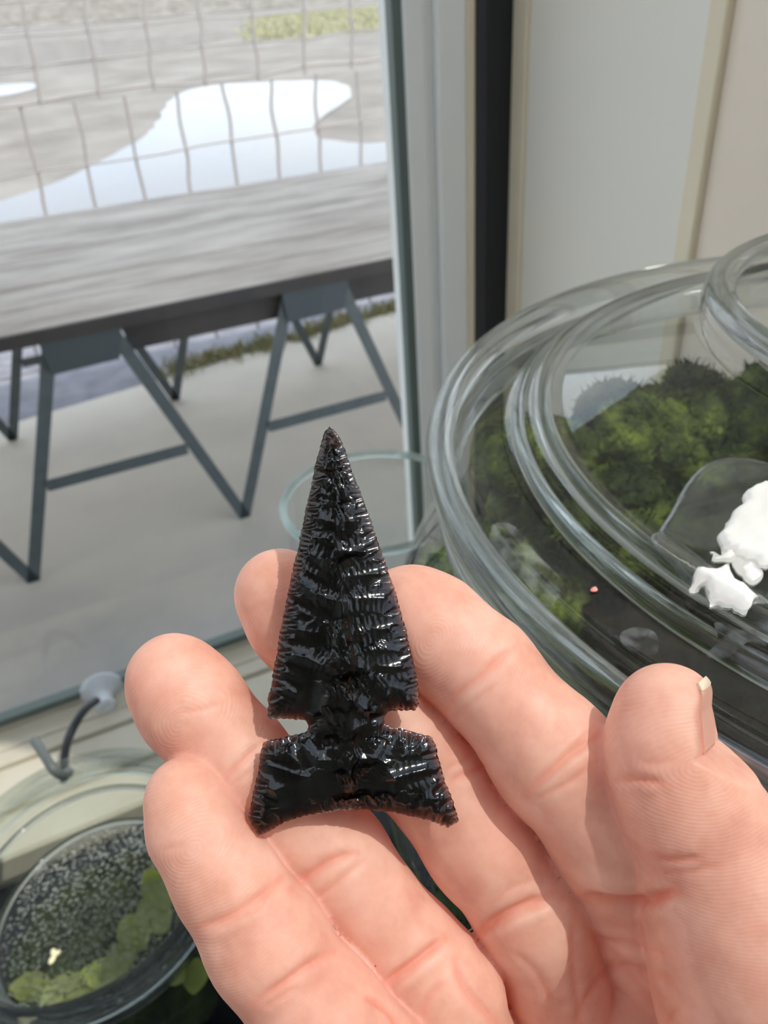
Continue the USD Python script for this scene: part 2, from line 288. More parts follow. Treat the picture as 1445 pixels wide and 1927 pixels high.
# trestle table
tb = thing('trestle_table_top', 'weathered grey plank table top with dark front edge, outside the window', 'table top', (0.9, 2.8, 0.72))
nb = 7
for k in range(nb):
    y0 = -0.70 + k * 1.4 / nb
    part('plank', box(-2.4, 2.6, y0 + 0.0015, y0 + 1.4 / nb - 0.0015, 0.0, 0.022 + 0.0015 * ((k * 37) % 3), 0.002), WOOD, tb)
part('front_edge', box(-2.4, 2.6, -0.712, -0.701, -0.014, 0.021), DARKWOOD, tb)
part('apron', box(-0.72, 2.55, -0.655, -0.63, -0.10, -0.0005), DARKWOOD, tb)
def make_trestle(label, loc):
    t = thing('sawhorse', label, 'trestle', loc, group='sawhorses under the plank table')
    for y, mt in ((0.0, STEELD), (1.03, STEEL)):
        pl = np.array([(-0.105, 0.712), (0.105, 0.712), (0.080, 0.622), (-0.098, 0.618)])
        m = trimesh.creation.extrude_polygon(sg.Polygon(pl), 0.004); T = np.array([[1, 0, 0, 0], [0, 0, -1, y - 0.002], [0, 1, 0, 0], [0, 0, 0, 1.0]]); m.apply_transform(T)
        part('gusset_plate', m, mt, t)
        for s in (-1, 1):
            a, b = (s * 0.082, y + 0.012, 0.69), (s * 0.332, y + 0.012, 0.0)
            part('leg', cat([bar(a, b, 0.036, 0.004, up=(0, 1, 0)), bar((a[0], y + 0.022, a[2]), (b[0], y + 0.022, b[2]), 0.004, 0.022, up=(0, 1, 0))]), STEEL, t)
        part('crossbar', bar((-0.205, y + 0.005, 0.302), (0.2, y + 0.005, 0.302), 0.006, 0.034), STEEL, t)
    part('top_beam', box(-0.05, 0.05, 0.0, 1.04, 0.66, 0.712), STEEL, t)
    return t
tr = make_trestle('grey steel sawhorse under the left part of the table, whole front frame in view', (0.066, 2.1, 0))
for k, lab in ((1, 'grey steel sawhorse behind the tip of the arrowhead'), (-1, 'grey steel sawhorse cut off by the left picture edge, one foot in view'), (2, 'grey steel sawhorse at the right beside the window frame, only its rear leg in view')):
    dup(tr, lab, (0.066 + 0.66 * k, 2.1, 0))

# wire fence behind the table
YF = 3.75
fn = thing('wire_fence', 'thin wire mesh fence standing behind the table', 'fence', (0, YF, 0))
wr_rng = np.random.default_rng(11)
def wavy(a, b, n, amp):
    a, b = np.array(a), np.array(b); t = np.linspace(0, 1, n)[:, None]; d = meshkit.noise(np.c_[t * n / 3, 0 * t, 0 * t], int(wr_rng.integers(1000)))[:, None] - 0.5
    e = meshkit.noise(np.c_[t * n / 3, 0 * t + 5, 0 * t], int(wr_rng.integers(1000)))[:, None] - 0.5
    return a + (b - a) * t + amp * np.concatenate([d, 0 * d, e], 1)
zA, zB, zC, zD = 1.4 - 0.079 * YF, 1.4 - 0.048 * YF, 1.4 - 0.018 * YF, 1.4 + 0.015 * YF
zL = [1.4 - 0.148 * YF, 1.4 - 0.215 * YF, 1.4 - 0.28 * YF, 0.02]
for k in range(-6, 18):
    x = (0.004 + 0.0605 * k) * YF
    part('upright_wire', tube(wavy((x + 0.02, 0, zD), (x - 0.01, 0, zA), 16, 0.018), 0.0075, 6), WIRE, fn)
for k in range(-6, 20):
    x = (-0.022 + 0.0565 * k) * YF
    part('upright_wire', tube(wavy((x + 0.01, 0.012, zA), (x - 0.02, 0.012, 0.0), 26, 0.018), 0.0075, 6), WIRE, fn)
for z, r, s in ((zA, 0.006, 0.03), (zB, 0.0042, 0.03), (zC, 0.0042, 0.02), (zD, 0.005, 0.0), *((q, 0.0042, 0.04) for q in zL)):
    part('line_wire', tube(wavy((-1.6, 0.006, z - 0.25 * s), (4.2, 0.006, z + s * 2), 70, 0.02), r, 6), WIRE, fn)

# ------------------------------------------------------------------ large glass jar with domed lid (moss terrarium)
MOSS = M('moss', {'g': ('texture_coordinate', {}), 'n': ('noise_texture', {'scale': 55.0, 'detail': 6.0, 'roughness': 0.65}), 'r': ('rgb_ramp', {'ramp': [(0.34, lin(24, 31, 14)), (0.50, lin(58, 70, 26)), (0.64, lin(104, 116, 46)), (0.78, lin(140, 142, 72))]}),
    'b': ('bump', {'strength': 0.8, 'distance': 0.004}), 'n2': ('noise_texture', {'scale': 400.0, 'detail': 3.0}), 'p': ('principled_bsdf', {'roughness': 0.8, 'specular_ior_level': 0.2})},
    [('g.object', 'n.vector'), ('g.object', 'n2.vector'), ('n.fac', 'r.fac'), ('r.color', 'p.base_color'), ('n2.fac', 'b.height'), ('b.normal', 'p.normal')], surface='p.BSDF')
SOIL = plain('dark_soil', lin(18, 16, 13), 0.9, spec=0.1, vary=(40, lin(38, 34, 27)), bump=(180, 0.8, 0.004))
TWIG = plain('twig_bark', lin(78, 66, 54), 0.85, vary=(60, lin(70, 60, 50)), bump=(200, 0.6, 0.002))
GEL = thick_glass('clear_gel', clear=0.25, tint=(0.985, 0.985, 0.98), rough=0.05)
WAX = plain('white_wax', lin(246, 245, 240), 0.35, vary=(60, lin(236, 232, 224)), bump=(140, 0.15))
FILM = M('dried_film', {'tc': ('texture_coordinate', {}), 'n': ('noise_texture', {'scale': 150.0, 'detail': 5.0}), 'r': ('rgb_ramp', {'ramp': [(0.42, (0.004, 0.004, 0.004)), (0.7, (0.09, 0.09, 0.09))]}), 't': ('transparent_bsdf', {'color': (1, 1, 1)}), 'g': ('principled_bsdf', {'base_color': lin(214, 216, 210), 'roughness': 0.35}), 'm': ('mix_closure', {})},
    [('tc.object', 'n.vector'), ('n.fac', 'r.fac'), ('r.color', 'm.fac'), ('t.BSDF', 'm.closure1'), ('g.BSDF', 'm.closure2')], surface='m.closure')
FLAKE = plain('pink_fleck', lin(236, 150, 140), 0.6)

JC = np.array([0.2325, 0.099, 1.4])              # the jar's axis; heights below are measured from the camera's level
def jrel(r, z): return (r, z)
jar = thing('moss_jar', 'big round glass jar with stepped clear lid holding moss and soil, right of the hand', 'jar', JC)
body = [(0.001, -0.622), (0.165, -0.622), (0.178, -0.60), (0.186, -0.50), (0.188, -0.30), (0.186, -0.22), (0.176, -0.175), (0.160, -0.145), (0.154, -0.130), (0.154, -0.120),
        (0.150, -0.120), (0.150, -0.130), (0.156, -0.148), (0.172, -0.178), (0.182, -0.222), (0.184, -0.30), (0.182, -0.50), (0.174, -0.596), (0.163, -0.616), (0.001, -0.616)]
part('body', lathe(round_profile(body, 0.012), 144), JARPANE, jar)
part('neck_ring', lathe(round_profile([(0.154, -0.132), (0.160, -0.132), (0.161, -0.121), (0.154, -0.119)], 0.003), 160), RIMGLASS, jar)
# lid: flange with rounded outer bead, step ring, shoulder
lid = [(0.1585, -0.1165), (0.1600, -0.1120), (0.1580, -0.1078), (0.1545, -0.1065), (0.1515, -0.1085), (0.1470, -0.1095), (0.1395, -0.1100), (0.1370, -0.1085), (0.1350, -0.1055), (0.1325, -0.1060),
       (0.1312, -0.1042), (0.1285, -0.1022), (0.1255, -0.1035), (0.1235, -0.1045), (0.1060, -0.0950), (0.0865, -0.0845), (0.0860, -0.0875), (0.1060, -0.0985), (0.1230, -0.1080), (0.1290, -0.1078), (0.1350, -0.1100), (0.1370, -0.1135), (0.1470, -0.1140), (0.1500, -0.1180)]
part('lid', lathe(round_profile(lid, 0.002), 200), LIDPANE, jar)
def bead(r, z, a, b, n=200): return lathe([(r + a * math.cos(t), z + b * math.sin(t)) for t in np.linspace(0, 2 * math.pi, 14, endpoint=False)], n)
part('lid_step', bead(0.1358, -0.1095, 0.0022, 0.0030), RIMGLASS, jar, label='outer moulded step ring of the lid')
part('lid_step', bead(0.1290, -0.1050, 0.0030, 0.0026), RIMGLASS, jar, label='bright inner moulded step ring of the lid')
part('rim_bead', lathe([(0.1588 + 0.0042 * math.cos(a), -0.1125 + 0.0052 * math.sin(a)) for a in np.linspace(0, 2 * math.pi, 16, endpoint=False)], 200), RIMGLASS, jar, label='thick clear bead round the edge of the lid')
top_ring = [(0.0862, -0.0862), (0.0868, -0.0785), (0.0850, -0.0742), (0.0810, -0.0732), (0.0778, -0.0755), (0.0766, -0.082), (0.0770, -0.0865), (0.0550, -0.0890), (0.001, -0.0895), (0.001, -0.0915), (0.0550, -0.0912), (0.0800, -0.0895)]
part('top_bead', bead(0.0820, -0.0765, 0.0042, 0.0032), RIMGLASS, jar, label='thick bead round the raised ring')
part('top_ring', lathe(round_profile(top_ring, 0.002), 180), LIDPANE, jar, label='raised clear glass ring on top of the lid')

def disc_field(r, z, amp, sc, n=150, hole=None, seed=0):
    t = np.linspace(0, 2 * np.pi, n, endpoint=False); rr = np.linspace(0.002, r, n // 2)
    R, T = np.meshgrid(rr, t, indexing='ij'); X, Y = R * np.cos(T), R * np.sin(T)
    Z = z(X, Y) + amp * (meshkit.fbm(np.stack([X * sc, Y * sc, 0 * X + seed], -1), 5, seed) - 0.5)
    v = np.stack([X, Y, Z], -1).reshape(-1, 3); m, k = R.shape
    i, j = np.meshgrid(np.arange(m - 1), np.arange(k), indexing='ij'); j2 = (j + 1) % k
    q = np.stack([i * k + j, (i + 1) * k + j, (i + 1) * k + j2, i * k + j2], -1).reshape(-1, 4)
    return trimesh.Trimesh(v, np.vstack([q[:, [0, 1, 2]], q[:, [0, 2, 3]]]), process=False)
solo('jar_soil', disc_field(0.176, lambda X, Y: -0.232 + 0 * X, 0.03, 30, 220, seed=2).apply_translation(JC), SOIL, 'dark damp soil filling the middle of the big glass jar', 'soil', smooth=True, kind='stuff')
# moss banked against the back and left wall of the jar
def moss_mound(a0, a1, n, label, group, hgt, wid, seed):
    r = np.random.default_rng(seed); blobs, pts, nor = [], [], []
    for _ in range(n):
        a = r.uniform(a0, a1); rad = 0.164 - r.uniform(0, wid); h = r.uniform(0.35, 1) * hgt * (1 - 0.5 * (0.168 - rad) / wid)
        s = r.uniform(0.010, 0.020); c = np.array([rad * math.cos(a), rad * math.sin(a), -0.236 + h - s])
        m = trimesh.creation.icosphere(3, s); nz = meshkit.fbm(m.vertices * 160 + r.uniform(0, 50, 3), 4, seed); m.vertices *= (0.75 + 0.5 * nz)[:, None]; m.vertices[:, 2] *= 0.9
        m.apply_translation(c); rr = np.linalg.norm(m.vertices[:, :2], axis=1); m.vertices[:, :2] *= np.minimum(1, 0.179 / np.maximum(rr, 1e-6))[:, None]
        blobs.append(m)
    base = cat(blobs); sel = r.choice(len(base.vertices), min(len(base.vertices), n * 130), replace=False)
    V, F = [], []; bv, bn = np.array(base.vertices), np.array(base.vertex_normals)
    for i in sel:
        p, q = bv[i], bn[i] + r.normal(0, 0.5, 3) + [0, 0, 0.4]; q /= np.linalg.norm(q)
        if p[2] < -0.235: continue
        l = r.uniform(0.0025, 0.006); s = np.cross(q, r.normal(0, 1, 3)); s /= np.linalg.norm(s); k = len(V)
        V += [p - s * 0.0006, p + s * 0.0006, p + q * l]; F.append((k, k + 1, k + 2))
    m = cat([base, trimesh.Trimesh(np.array(V), np.array(F), process=False)])
    rr = np.linalg.norm(m.vertices[:, :2], axis=1); m.vertices[:, :2] *= np.minimum(1, 0.1805 / np.maximum(rr, 1e-6))[:, None]
    return solo('moss', m.apply_translation(JC), MOSS, label, 'moss', smooth=True, kind='stuff')
moss_mound(math.radians(55), math.radians(118), 130, 'tall green moss bank against the back wall of the big jar', None, 0.098, 0.062, 21)
moss_mound(math.radians(118), math.radians(196), 110, 'lower moss along the left wall of the big jar, seen under the lid rim', None, 0.062, 0.035, 22)
moss_mound(math.radians(10), math.radians(55), 60, 'moss at the right end of the bank in the big jar, below the top ring', None, 0.09, 0.05, 23)
def at_h(u, v, z): d = ray(u, v); return EYE + d * ((z - 1.4) / d[2]) - JC
tw = smooth_line([at_h(1045, 862, 1.175), at_h(1090, 832, 1.178), at_h(1140, 822, 1.182), at_h(1190, 812, 1.188), at_h(1212, 770, 1.200), at_h(1222, 735, 1.215)], 40)
solo('twig', tube(tw, np.linspace(0.0028, 0.0040, 40) * (1 + 0.25 * np.sin(np.arange(40) * 1.3)), 10).apply_translation(JC), TWIG, 'brown twig lying before the moss bank inside the big jar', 'twig', smooth=True)

# things stuck on the lid: traced on the photograph, laid on the lid's own surface
_lp = np.array([(0.0, -0.089), (0.080, -0.089), (0.0865, -0.0843), (0.106, -0.0948), (0.1235, -0.1043), (0.1285, -0.1020), (0.1325, -0.1058), (0.137, -0.1083), (0.1395, -0.1098), (0.147, -0.1093), (0.1545, -0.1063), (0.160, -0.112)])
def lid_z(r): return np.interp(r, _lp[:, 0], _lp[:, 1])
def on_lid(u, v, up=0.0):
    """Where the sight line of a photo point meets the lid's upper surface, in jar coordinates."""
    d = ray(u, v); t = 0.1 / -d[2]
    for _ in range(30):
        p = EYE + d * t - JC; t = -(lid_z(math.hypot(p[0], p[1])) + up) / -d[2]
    return (EYE + d * t - JC)[:2]
def patch(name, pix, h, mat, label, category, edge=0.0025, res=0.0008, rough=0.0, lift=0.0002, seed=1, jag=0.0):
    """A thin lump with a rounded edge lying on the lid."""
    ring = np.array([on_lid(*p, lift + h * 0.5) for p in pix]); ring = smooth_line(ring, 160, closed=True); ring = ring + jag * (np.stack([meshkit.fbm(np.c_[ring * 420, 0 * ring[:, :1] + q], 3, seed) for q in (0, 9)], 1) - 0.5) * 2; poly = sg.Polygon(ring).buffer(0)
    poly = max(getattr(poly, 'geoms', [poly]), key=lambda g: g.area); bx = poly.bounds
    gx, gy = np.meshgrid(np.arange(bx[0], bx[2], res), np.arange(bx[1], bx[3], res)); g = np.c_[gx.ravel(), gy.ravel()]
    import shapely
    L = poly.exterior.length; per = np.array([poly.exterior.interpolate(s).coords[0] for s in np.arange(0, L, res)])
    inner = g[shapely.contains_xy(poly.buffer(-res * 0.6), g[:, 0], g[:, 1])]
    P = np.vstack([per, inner]); tri = Delaunay(P).simplices; cen = P[tri].mean(1); tri = tri[shapely.contains_xy(poly, cen[:, 0], cen[:, 1])]
    a = P[tri]; s = (a[:, 1, 0] - a[:, 0, 0]) * (a[:, 2, 1] - a[:, 0, 1]) - (a[:, 1, 1] - a[:, 0, 1]) * (a[:, 2, 0] - a[:, 0, 0]); tri[s < 0] = tri[s < 0][:, ::-1]
    d = np.array(shapely.distance(poly.exterior, shapely.points(P))); t = np.clip(d / edge, 0, 1); prof = np.sqrt(np.maximum(0, 1 - (1 - t) ** 2))
    zl = lid_z(np.hypot(P[:, 0], P[:, 1])); top = zl + lift + h * prof * (1 + rough * (meshkit.fbm(np.c_[P * 260, 0 * P[:, :1]], 3, seed) - 0.5) * 2)
    n = len(P); V = np.vstack([np.c_[P, top], np.c_[P, zl + lift * 0.5]]); m = len(per); i = np.arange(m); j = (i + 1) % m
    F = np.vstack([tri, tri[:, ::-1] + n, np.stack([i, i + n, j + n], 1), np.stack([i, j + n, j], 1)])
    return solo(name, trimesh.Trimesh(V + JC, F, process=False), mat, label, category, smooth=True)
patch('clear_gel_puddle', [(1227, 1012), (1260, 965), (1290, 910), (1335, 868), (1390, 857), (1445, 866), (1500, 890), (1540, 990), (1520, 1090), (1455, 1130), (1400, 1134), (1350, 1118), (1310, 1092), (1262, 1050)], 0.0011, GEL, 'clear hardened gel puddle on the jar lid round the white lump', 'gel', edge=0.0018)
patch('white_wax_lump', [(1408, 925), (1425, 905), (1460, 903), (1500, 925), (1520, 1000), (1490, 1050), (1452, 1060), (1405, 1052), (1380, 1038), (1358, 1020), (1362, 980), (1395, 950)], 0.0014, WAX, 'lumpy white wax blob on the clear gel on the jar lid', 'wax', edge=0.002, rough=0.3, lift=0.0008, jag=0.0018)
patch('white_wax_flake', [(1304, 1071), (1309, 1067), (1335, 1066), (1372, 1070), (1398, 1088), (1418, 1120), (1405, 1135), (1380, 1124), (1345, 1108), (1320, 1092)], 0.0010, WAX, 'pointed white wax flake below the larger white blob on the lid', 'wax', edge=0.0015, rough=0.25, lift=0.0008, jag=0.0018)
patch('wax_scrap', [(1340, 1036), (1365, 1030), (1392, 1046), (1420, 1058), (1440, 1072), (1425, 1086), (1395, 1076), (1362, 1056)], 0.0007, WAX, 'thin ragged wax scrap between the white blob and the white flake', 'wax', edge=0.0012, rough=0.6, lift=0.0008, jag=0.0018)
patch('dried_smear', [(1345, 1170), (1378, 1150), (1410, 1158), (1445, 1165), (1448, 1190), (1415, 1205), (1385, 1225), (1352, 1238), (1328, 1230), (1350, 1208)], 0.0004, FILM, 'dull whitish dried smear on the lid steps right of the thumb tip', 'smear', edge=0.002)
patch('dried_smear', [(925, 990), (955, 982), (985, 1005), (1010, 1040), (1050, 1080), (1055, 1120), (1040, 1138), (1005, 1115), (960, 1070), (920, 1025)], 0.0005, FILM, 'long clear dried smear on the left edge of the jar lid', 'smear', edge=0.0015)
patch('dried_smear', [(1190, 1180), (1225, 1184), (1240, 1210), (1225, 1232), (1190, 1226), (1168, 1205)], 0.0003, FILM, 'small round dried film on the lid flange above the thumb', 'smear', edge=0.0015)
patch('pink_fleck', [(1112, 1106), (1120, 1103), (1125, 1107), (1118, 1111), (1112, 1110)], 0.0006, FLAKE, 'tiny pink fleck on the lid rings of the big jar', 'fleck', edge=0.0008, res=0.0003)

# ------------------------------------------------------------------ small lidded jar at the lower left, wet inside the lid
K = np.array([-0.0775, 0.331, 1.4])
WATERGREEN = plain('dark_water_plants', lin(20, 27, 17), 0.8, spec=0.1, vary=(45, lin(52, 64, 30)), bump=(150, 0.6, 0.004))
LEAFY = M('leaf_yellow_green', {'oi': ('object_info', {}), 'mr': ('map_range', {'to_min': 0.5, 'to_max': 1.15}), 'h': ('hsv', {}), 'g': ('texture_coordinate', {}), 'n': ('noise_texture', {'scale': 40.0, 'detail': 3.0}), 'r': ('rgb_ramp', {'ramp': [(0.35, lin(128, 140, 58)), (0.65, lin(170, 176, 92))]}), 'p': ('principled_bsdf', {'roughness': 0.45}), 't': ('translucent_bsdf', {'color': lin(150, 170, 60)}), 'm': ('mix_closure', {'fac': 0.3})},
    [('g.object', 'n.vector'), ('n.fac', 'r.fac'), ('r.color', 'h.color'), ('oi.random', 'mr.value'), ('mr.result', 'h.value'), ('h.color', 'p.base_color'), ('p.BSDF', 'm.closure1'), ('t.BSDF', 'm.closure2')], surface='m.closure')
SEED = plain('pale_seed', lin(240, 232, 190), 0.5)
GREYROD = plain('grey_plastic', lin(92, 98, 97), 0.45)
BLACKTUBE = plain('black_tube', lin(40, 42, 50), 0.4)
kj = thing('wet_jar', 'small round glass jar with recessed clear lid covered in droplets, lower left', 'jar', K)
kb = [(0.001, -0.622), (0.076, -0.622), (0.082, -0.612), (0.083, -0.46), (0.0815, -0.445), (0.0785, -0.445), (0.0795, -0.46), (0.0785, -0.610), (0.074, -0.617), (0.001, -0.617)]
part('body', lathe(round_profile(kb, 0.003), 128), JARPANE, kj)
part('rim', lathe(round_profile([(0.0790, -0.446), (0.0850, -0.446), (0.0865, -0.436), (0.0845, -0.422), (0.0815, -0.4195), (0.0795, -0.424), (0.0790, -0.436)], 0.004), 160), JARGLASS, kj)
kl = [(0.0800, -0.4330), (0.0780, -0.4270), (0.0755, -0.4300), (0.0735, -0.4440), (0.0715, -0.4480), (0.0700, -0.4500), (0.0690, -0.4700), (0.0670, -0.4800), (0.0640, -0.4818), (0.001, -0.4820), (0.001, -0.4840), (0.0650, -0.4838), (0.0690, -0.4815), (0.0708, -0.4700), (0.0718, -0.4520), (0.0755, -0.4480), (0.0770, -0.4340)]
part('lid', lathe(round_profile(kl, 0.002), 160), LIDPANE, kj)
part('lid_ring', bead(0.0672, -0.4805, 0.0020, 0.0022, 160), RIMGLASS, kj, label='bright clear ring round the recessed lid centre')
part('lid_ring', bead(0.0718, -0.4485, 0.0018, 0.0020, 160), RIMGLASS, kj, label='moulded shoulder ring of the lid')
# droplets: flat lenses on the lid centre, in clusters of many sizes
dr = np.random.default_rng(5); pts = []; tree_r = []
grid = {}
for _ in range(2400):
    r = 0.0640 * math.sqrt(dr.uniform()); a = dr.uniform(0, 6.283); s = 0.0006 + 0.0016 * dr.beta(1.3, 3.0)
    p = np.array([r * math.cos(a), r * math.sin(a)]); key = tuple((p / 0.003).astype(int)); ok = True
    for dx in (-1, 0, 1):
        for dy in (-1, 0, 1):
            for q, sq in grid.get((key[0] + dx, key[1] + dy), ()):
                if np.hypot(*(p - q)) < (s + sq) * 0.93: ok = False
    if ok: grid.setdefault(key, []).append((p, s)); pts.append((p, s))
base_d = trimesh.creation.icosphere(2, 1.0); base_d.vertices[:, 2] = np.maximum(base_d.vertices[:, 2], 0)
DV, DF = [], []
for p, s in pts:
    v = base_d.vertices.copy(); st = dr.uniform(0, 3.14); e = 1 + dr.uniform(0, 0.35); R2 = np.array([[math.cos(st), -math.sin(st)], [math.sin(st), math.cos(st)]])
    xy = (v[:, :2] * [e, 1 / e]) @ R2.T; DV.append(np.c_[xy * s + p, v[:, 2] * s * 0.5 - 0.4818]); DF.append(base_d.faces + len(DV[-1]) * (len(DV) - 1))
DROP = M('water_drops', {'g': ('principled_bsdf', {'base_color': (1, 1, 1), 'transmission_weight': 1.0, 'roughness': 0.0, 'ior': 1.33})}, surface='g.BSDF')
part('condensation', trimesh.Trimesh(np.vstack(DV), np.vstack(DF), process=False), DROP, kj, smooth=50, kind='stuff', label='beads of water covering the lid centre')
solo('water_plants', disc_field(0.077, lambda X, Y: -0.530 + 0 * X, 0.03, 60, 180, seed=9).apply_translation(K), WATERGREEN, 'dark green plant mat below the wet lid of the small jar', 'water plants', smooth=True, kind='stuff')
def leaf(L, W, bend, n=10):
    s = np.linspace(0, 1, n); w = W * np.sin(np.pi * np.clip(s, 0.03, 0.985)) ** 0.7; V = []
    for k in range(n):
        for q in (-1, -0.5, 0, 0.5, 1): V.append((s[k] * L, q * w[k], bend * L * s[k] ** 2 - 0.15 * abs(q) ** 2 * -w[k]))
    F = []
    for k in range(n - 1):
        for q in range(4): a = k * 5 + q; F += [(a, a + 5, a + 6), (a, a + 6, a + 1)]
    m = trimesh.Trimesh(np.array(V), np.array(F), process=False); b = m.copy(); b.vertices[:, 2] -= 0.0006; b.faces = b.faces[:, ::-1]
    return cat([m, b])
lr = np.random.default_rng(14)
spots = [((0.030, 0.014), 40, .026, .011), ((0.036, -0.004), 100, .030, .010), ((0.020, 0.000), 200, .020, .009), ((0.004, -0.034), 150, .030, .010), ((-0.012, -0.030), 20, .030, .009), ((0.026, -0.034), 300, .028, .009), ((0.052, -0.022), 60, .030, .009), ((0.058, -0.034), 350, .024, .007), ((0.046, -0.044), 250, .022, .008), ((-0.03, -0.045), 10, .03, .01)]
where = ['below the droplets near the pinky tip', 'under the wet lid, right of its middle', 'under the middle of the wet lid', 'low under the wet lid, in the front half', 'left of the lowest leaf under the wet lid', 'under the front edge of the lid ring', 'outside the lid ring beside the pinky, long and pointed', 'nearest the pinky, a small upright blade', 'at the front of the jar under the ring', 'at the left front of the small jar']
for ((x, y), a, L, W), wh in zip(spots, where):
    m = leaf(L, W, 0.15); m.apply_transform(trimesh.transformations.euler_matrix(lr.normal(0, 0.25), lr.normal(0, 0.25), math.radians(a))); m.apply_translation(K + [x, y, -0.500])
    solo('leaf', m, LEAFY, 'yellow-green leaf ' + wh, 'leaf', smooth=True)
for (u, v, a, L, W), wh in zip([(120, 1880, 30, .034, .013), (165, 1905, 70, .030, .012), (290, 1725, 110, .030, .012), (255, 1760, 40, .026, .011), (60, 1860, 160, .026, .010)], ['under the droplets right of the pale seed, low at the picture edge', 'cut by the bottom picture edge under the wet lid', 'highest under the droplets, nearest the pinky crease', 'between the two upper leaves under the wet lid', 'farthest left, below the pale seed']):
    d_ = ray(u, v); p_ = EYE + d_ * (0.505 / -d_[2]); m = leaf(L, W, 0.12); m.apply_translation([-L / 2, 0, 0]); m.apply_transform(trimesh.transformations.euler_matrix(lr.normal(0, 0.2), lr.normal(0, 0.2), math.radians(a))); m.apply_translation(p_)
    solo('leaf', m, LEAFY, 'yellow-green leaf ' + wh, 'leaf', smooth=True)
# pale three-lobed seed on the lid
sp = px(104, 1800, 0.0) - EYE; d = ray(104, 1800); sp = EYE + d * (0.4815 / -d[2])
sd = thing('pale_seed', 'pale cream three-lobed seed lying on the wet lid of the small jar', 'seed', sp)
for a, L in ((100, 0.0042), (25, 0.0034), (230, 0.0046)):
    m = trimesh.creation.icosphere(3, 1.0); m.vertices *= [L * 0.62, L * 0.4, 0.0011]; m.vertices[:, 0] += L * 0.55
    m.apply_transform(trimesh.transformations.rotation_matrix(math.radians(a), [0, 0, 1])); m.apply_translation([0, 0, 0.0013]); part('lobe', m, SEED, sd, smooth=True)
# grey hook over the small jar's rim, suction cup with tube on the pane
def at_z(u, v, z): d = ray(u, v); return EYE + d * ((z - 1.4) / d[2])
hk = [at_z(65, 1393, 0.985), at_z(90, 1432, 0.985), at_z(103, 1450, 0.982), at_z(116, 1458, 0.975), at_z(130, 1452, 0.965)]
solo('grey_hook', tube(smooth_line(hk, 40), 0.0032, 12), GREYROD, 'grey plastic hook over the back rim of the small jar', 'hook', smooth=True)
def at_y(u, v, y): d = ray(u, v); return EYE + d * (y / d[1])
cc = at_y(192, 1296, YW - 0.0035); cup = thing('suction_cup', 'clear suction cup stuck low on the window pane, holding a black tube', 'suction cup', cc)
prof = round_profile([(0.001, -0.001), (0.020, 0.000), (0.0225, 0.0005), (0.0215, 0.003), (0.0125, 0.008), (0.0085, 0.013), (0.0085, 0.022), (0.0105, 0.026), (0.009, 0.029), (0.001, 0.029)], 0.002)
cm = lathe(prof, 64); cm.apply_transform(trimesh.transformations.rotation_matrix(math.pi / 2, [1, 0, 0])); CUP = M('clear_silicone', {'p': ('principled_bsdf', {'base_color': lin(240, 246, 255), 'transmission_weight': 0.35, 'roughness': 0.07, 'ior': 1.45})}, surface='p.BSDF')
part('cup', cm, CUP, cup, smooth=True)
tp = [at_y(182, 1318, 0.615), at_y(160, 1335, 0.600), at_y(140, 1365, 0.585), at_y(127, 1395, 0.575), at_y(122, 1420, 0.570), at_y(121, 1470, 0.560), at_y(122, 1510, 0.55)]
solo('black_tube', tube(smooth_line(tp, 50), 0.0040, 12), BLACKTUBE, 'thin black tube curving down from the suction cup behind the small jar', 'tube', smooth=True)
# open glass cylinder on the sill, behind the arrowhead
dz = 0.38; dc = np.array([0.5755 * dz, 1.429 * dz, 1.4 - dz]); dR = 0.2195 * dz
GREENGLASS = thick_glass('green_edge_glass', clear=0.45, tint=(0.80, 0.90, 0.88))
vs = thing('glass_cylinder', 'open clear glass cylinder on the sill behind the tip of the arrowhead', 'glass vase', dc)
h = 1.4 - dz - 0.8047
part('wall', lathe(round_profile([(0.001, -h), (dR - 0.002, -h), (dR - 0.0005, -h + 0.004), (dR - 0.0005, -0.002), (dR - 0.0042, -0.002), (dR - 0.0042, -h + 0.006), (0.001, -h + 0.005)], 0.002), 128), JARPANE, vs)
part('rim', lathe([(dR - 0.0022 + 0.0036 * math.cos(a), 0.0036 * math.sin(a)) for a in np.linspace(0, 2 * math.pi, 14, endpoint=False)], 160), GREENGLASS, vs, label='greenish rolled glass rim')
# ------------------------------------------------------------------ the hand: one continuous surface from a signed distance field, in camera coordinates
def cp(u, v, d): return np.array([(u - 722.5) / FPX * d, (v - 963.5) / FPX * d, d])
def chain(rows): return [(cp(u, v, d), r * d / FPX) for u, v, r, d in rows]
FINGERS = {
 'index': chain([(771, 1160, 96, .1255), (812, 1186, 99, .1250), (905, 1262, 99, .1225), (1045, 1428, 112, .1185), (1160, 1570, 116, .1170)]),
 'middle': chain([(526, 1116, 84, .1290), (560, 1164, 89, .1285), (640, 1268, 92, .1270), (757, 1400, 99, .1258), (909, 1589, 102, .1243), (1004, 1711, 103, .1240)]),
 'ring': chain([(327, 1281, 88, .1225), (360, 1325, 92, .1222), (438, 1425, 94, .1215), (626, 1608, 94, .1215), (783, 1801, 91, .1212), (842, 1874, 96, .1208)]),
 'pinky': chain([(348, 1500, 74, .1130), (368, 1560, 80, .1128), (423, 1652, 89, .1120), (498, 1768, 104, .1110), (605, 1920, 112, .1105), (700, 2030, 118, .1110)]),
 'thumb': chain([(1256, 1333, 79, .1085), (1256, 1380, 88, .1082), (1262, 1440, 96, .1078), (1300, 1530, 112, .1075), (1372, 1660, 138, .1075), (1455, 1800, 172, .1080)]),
}
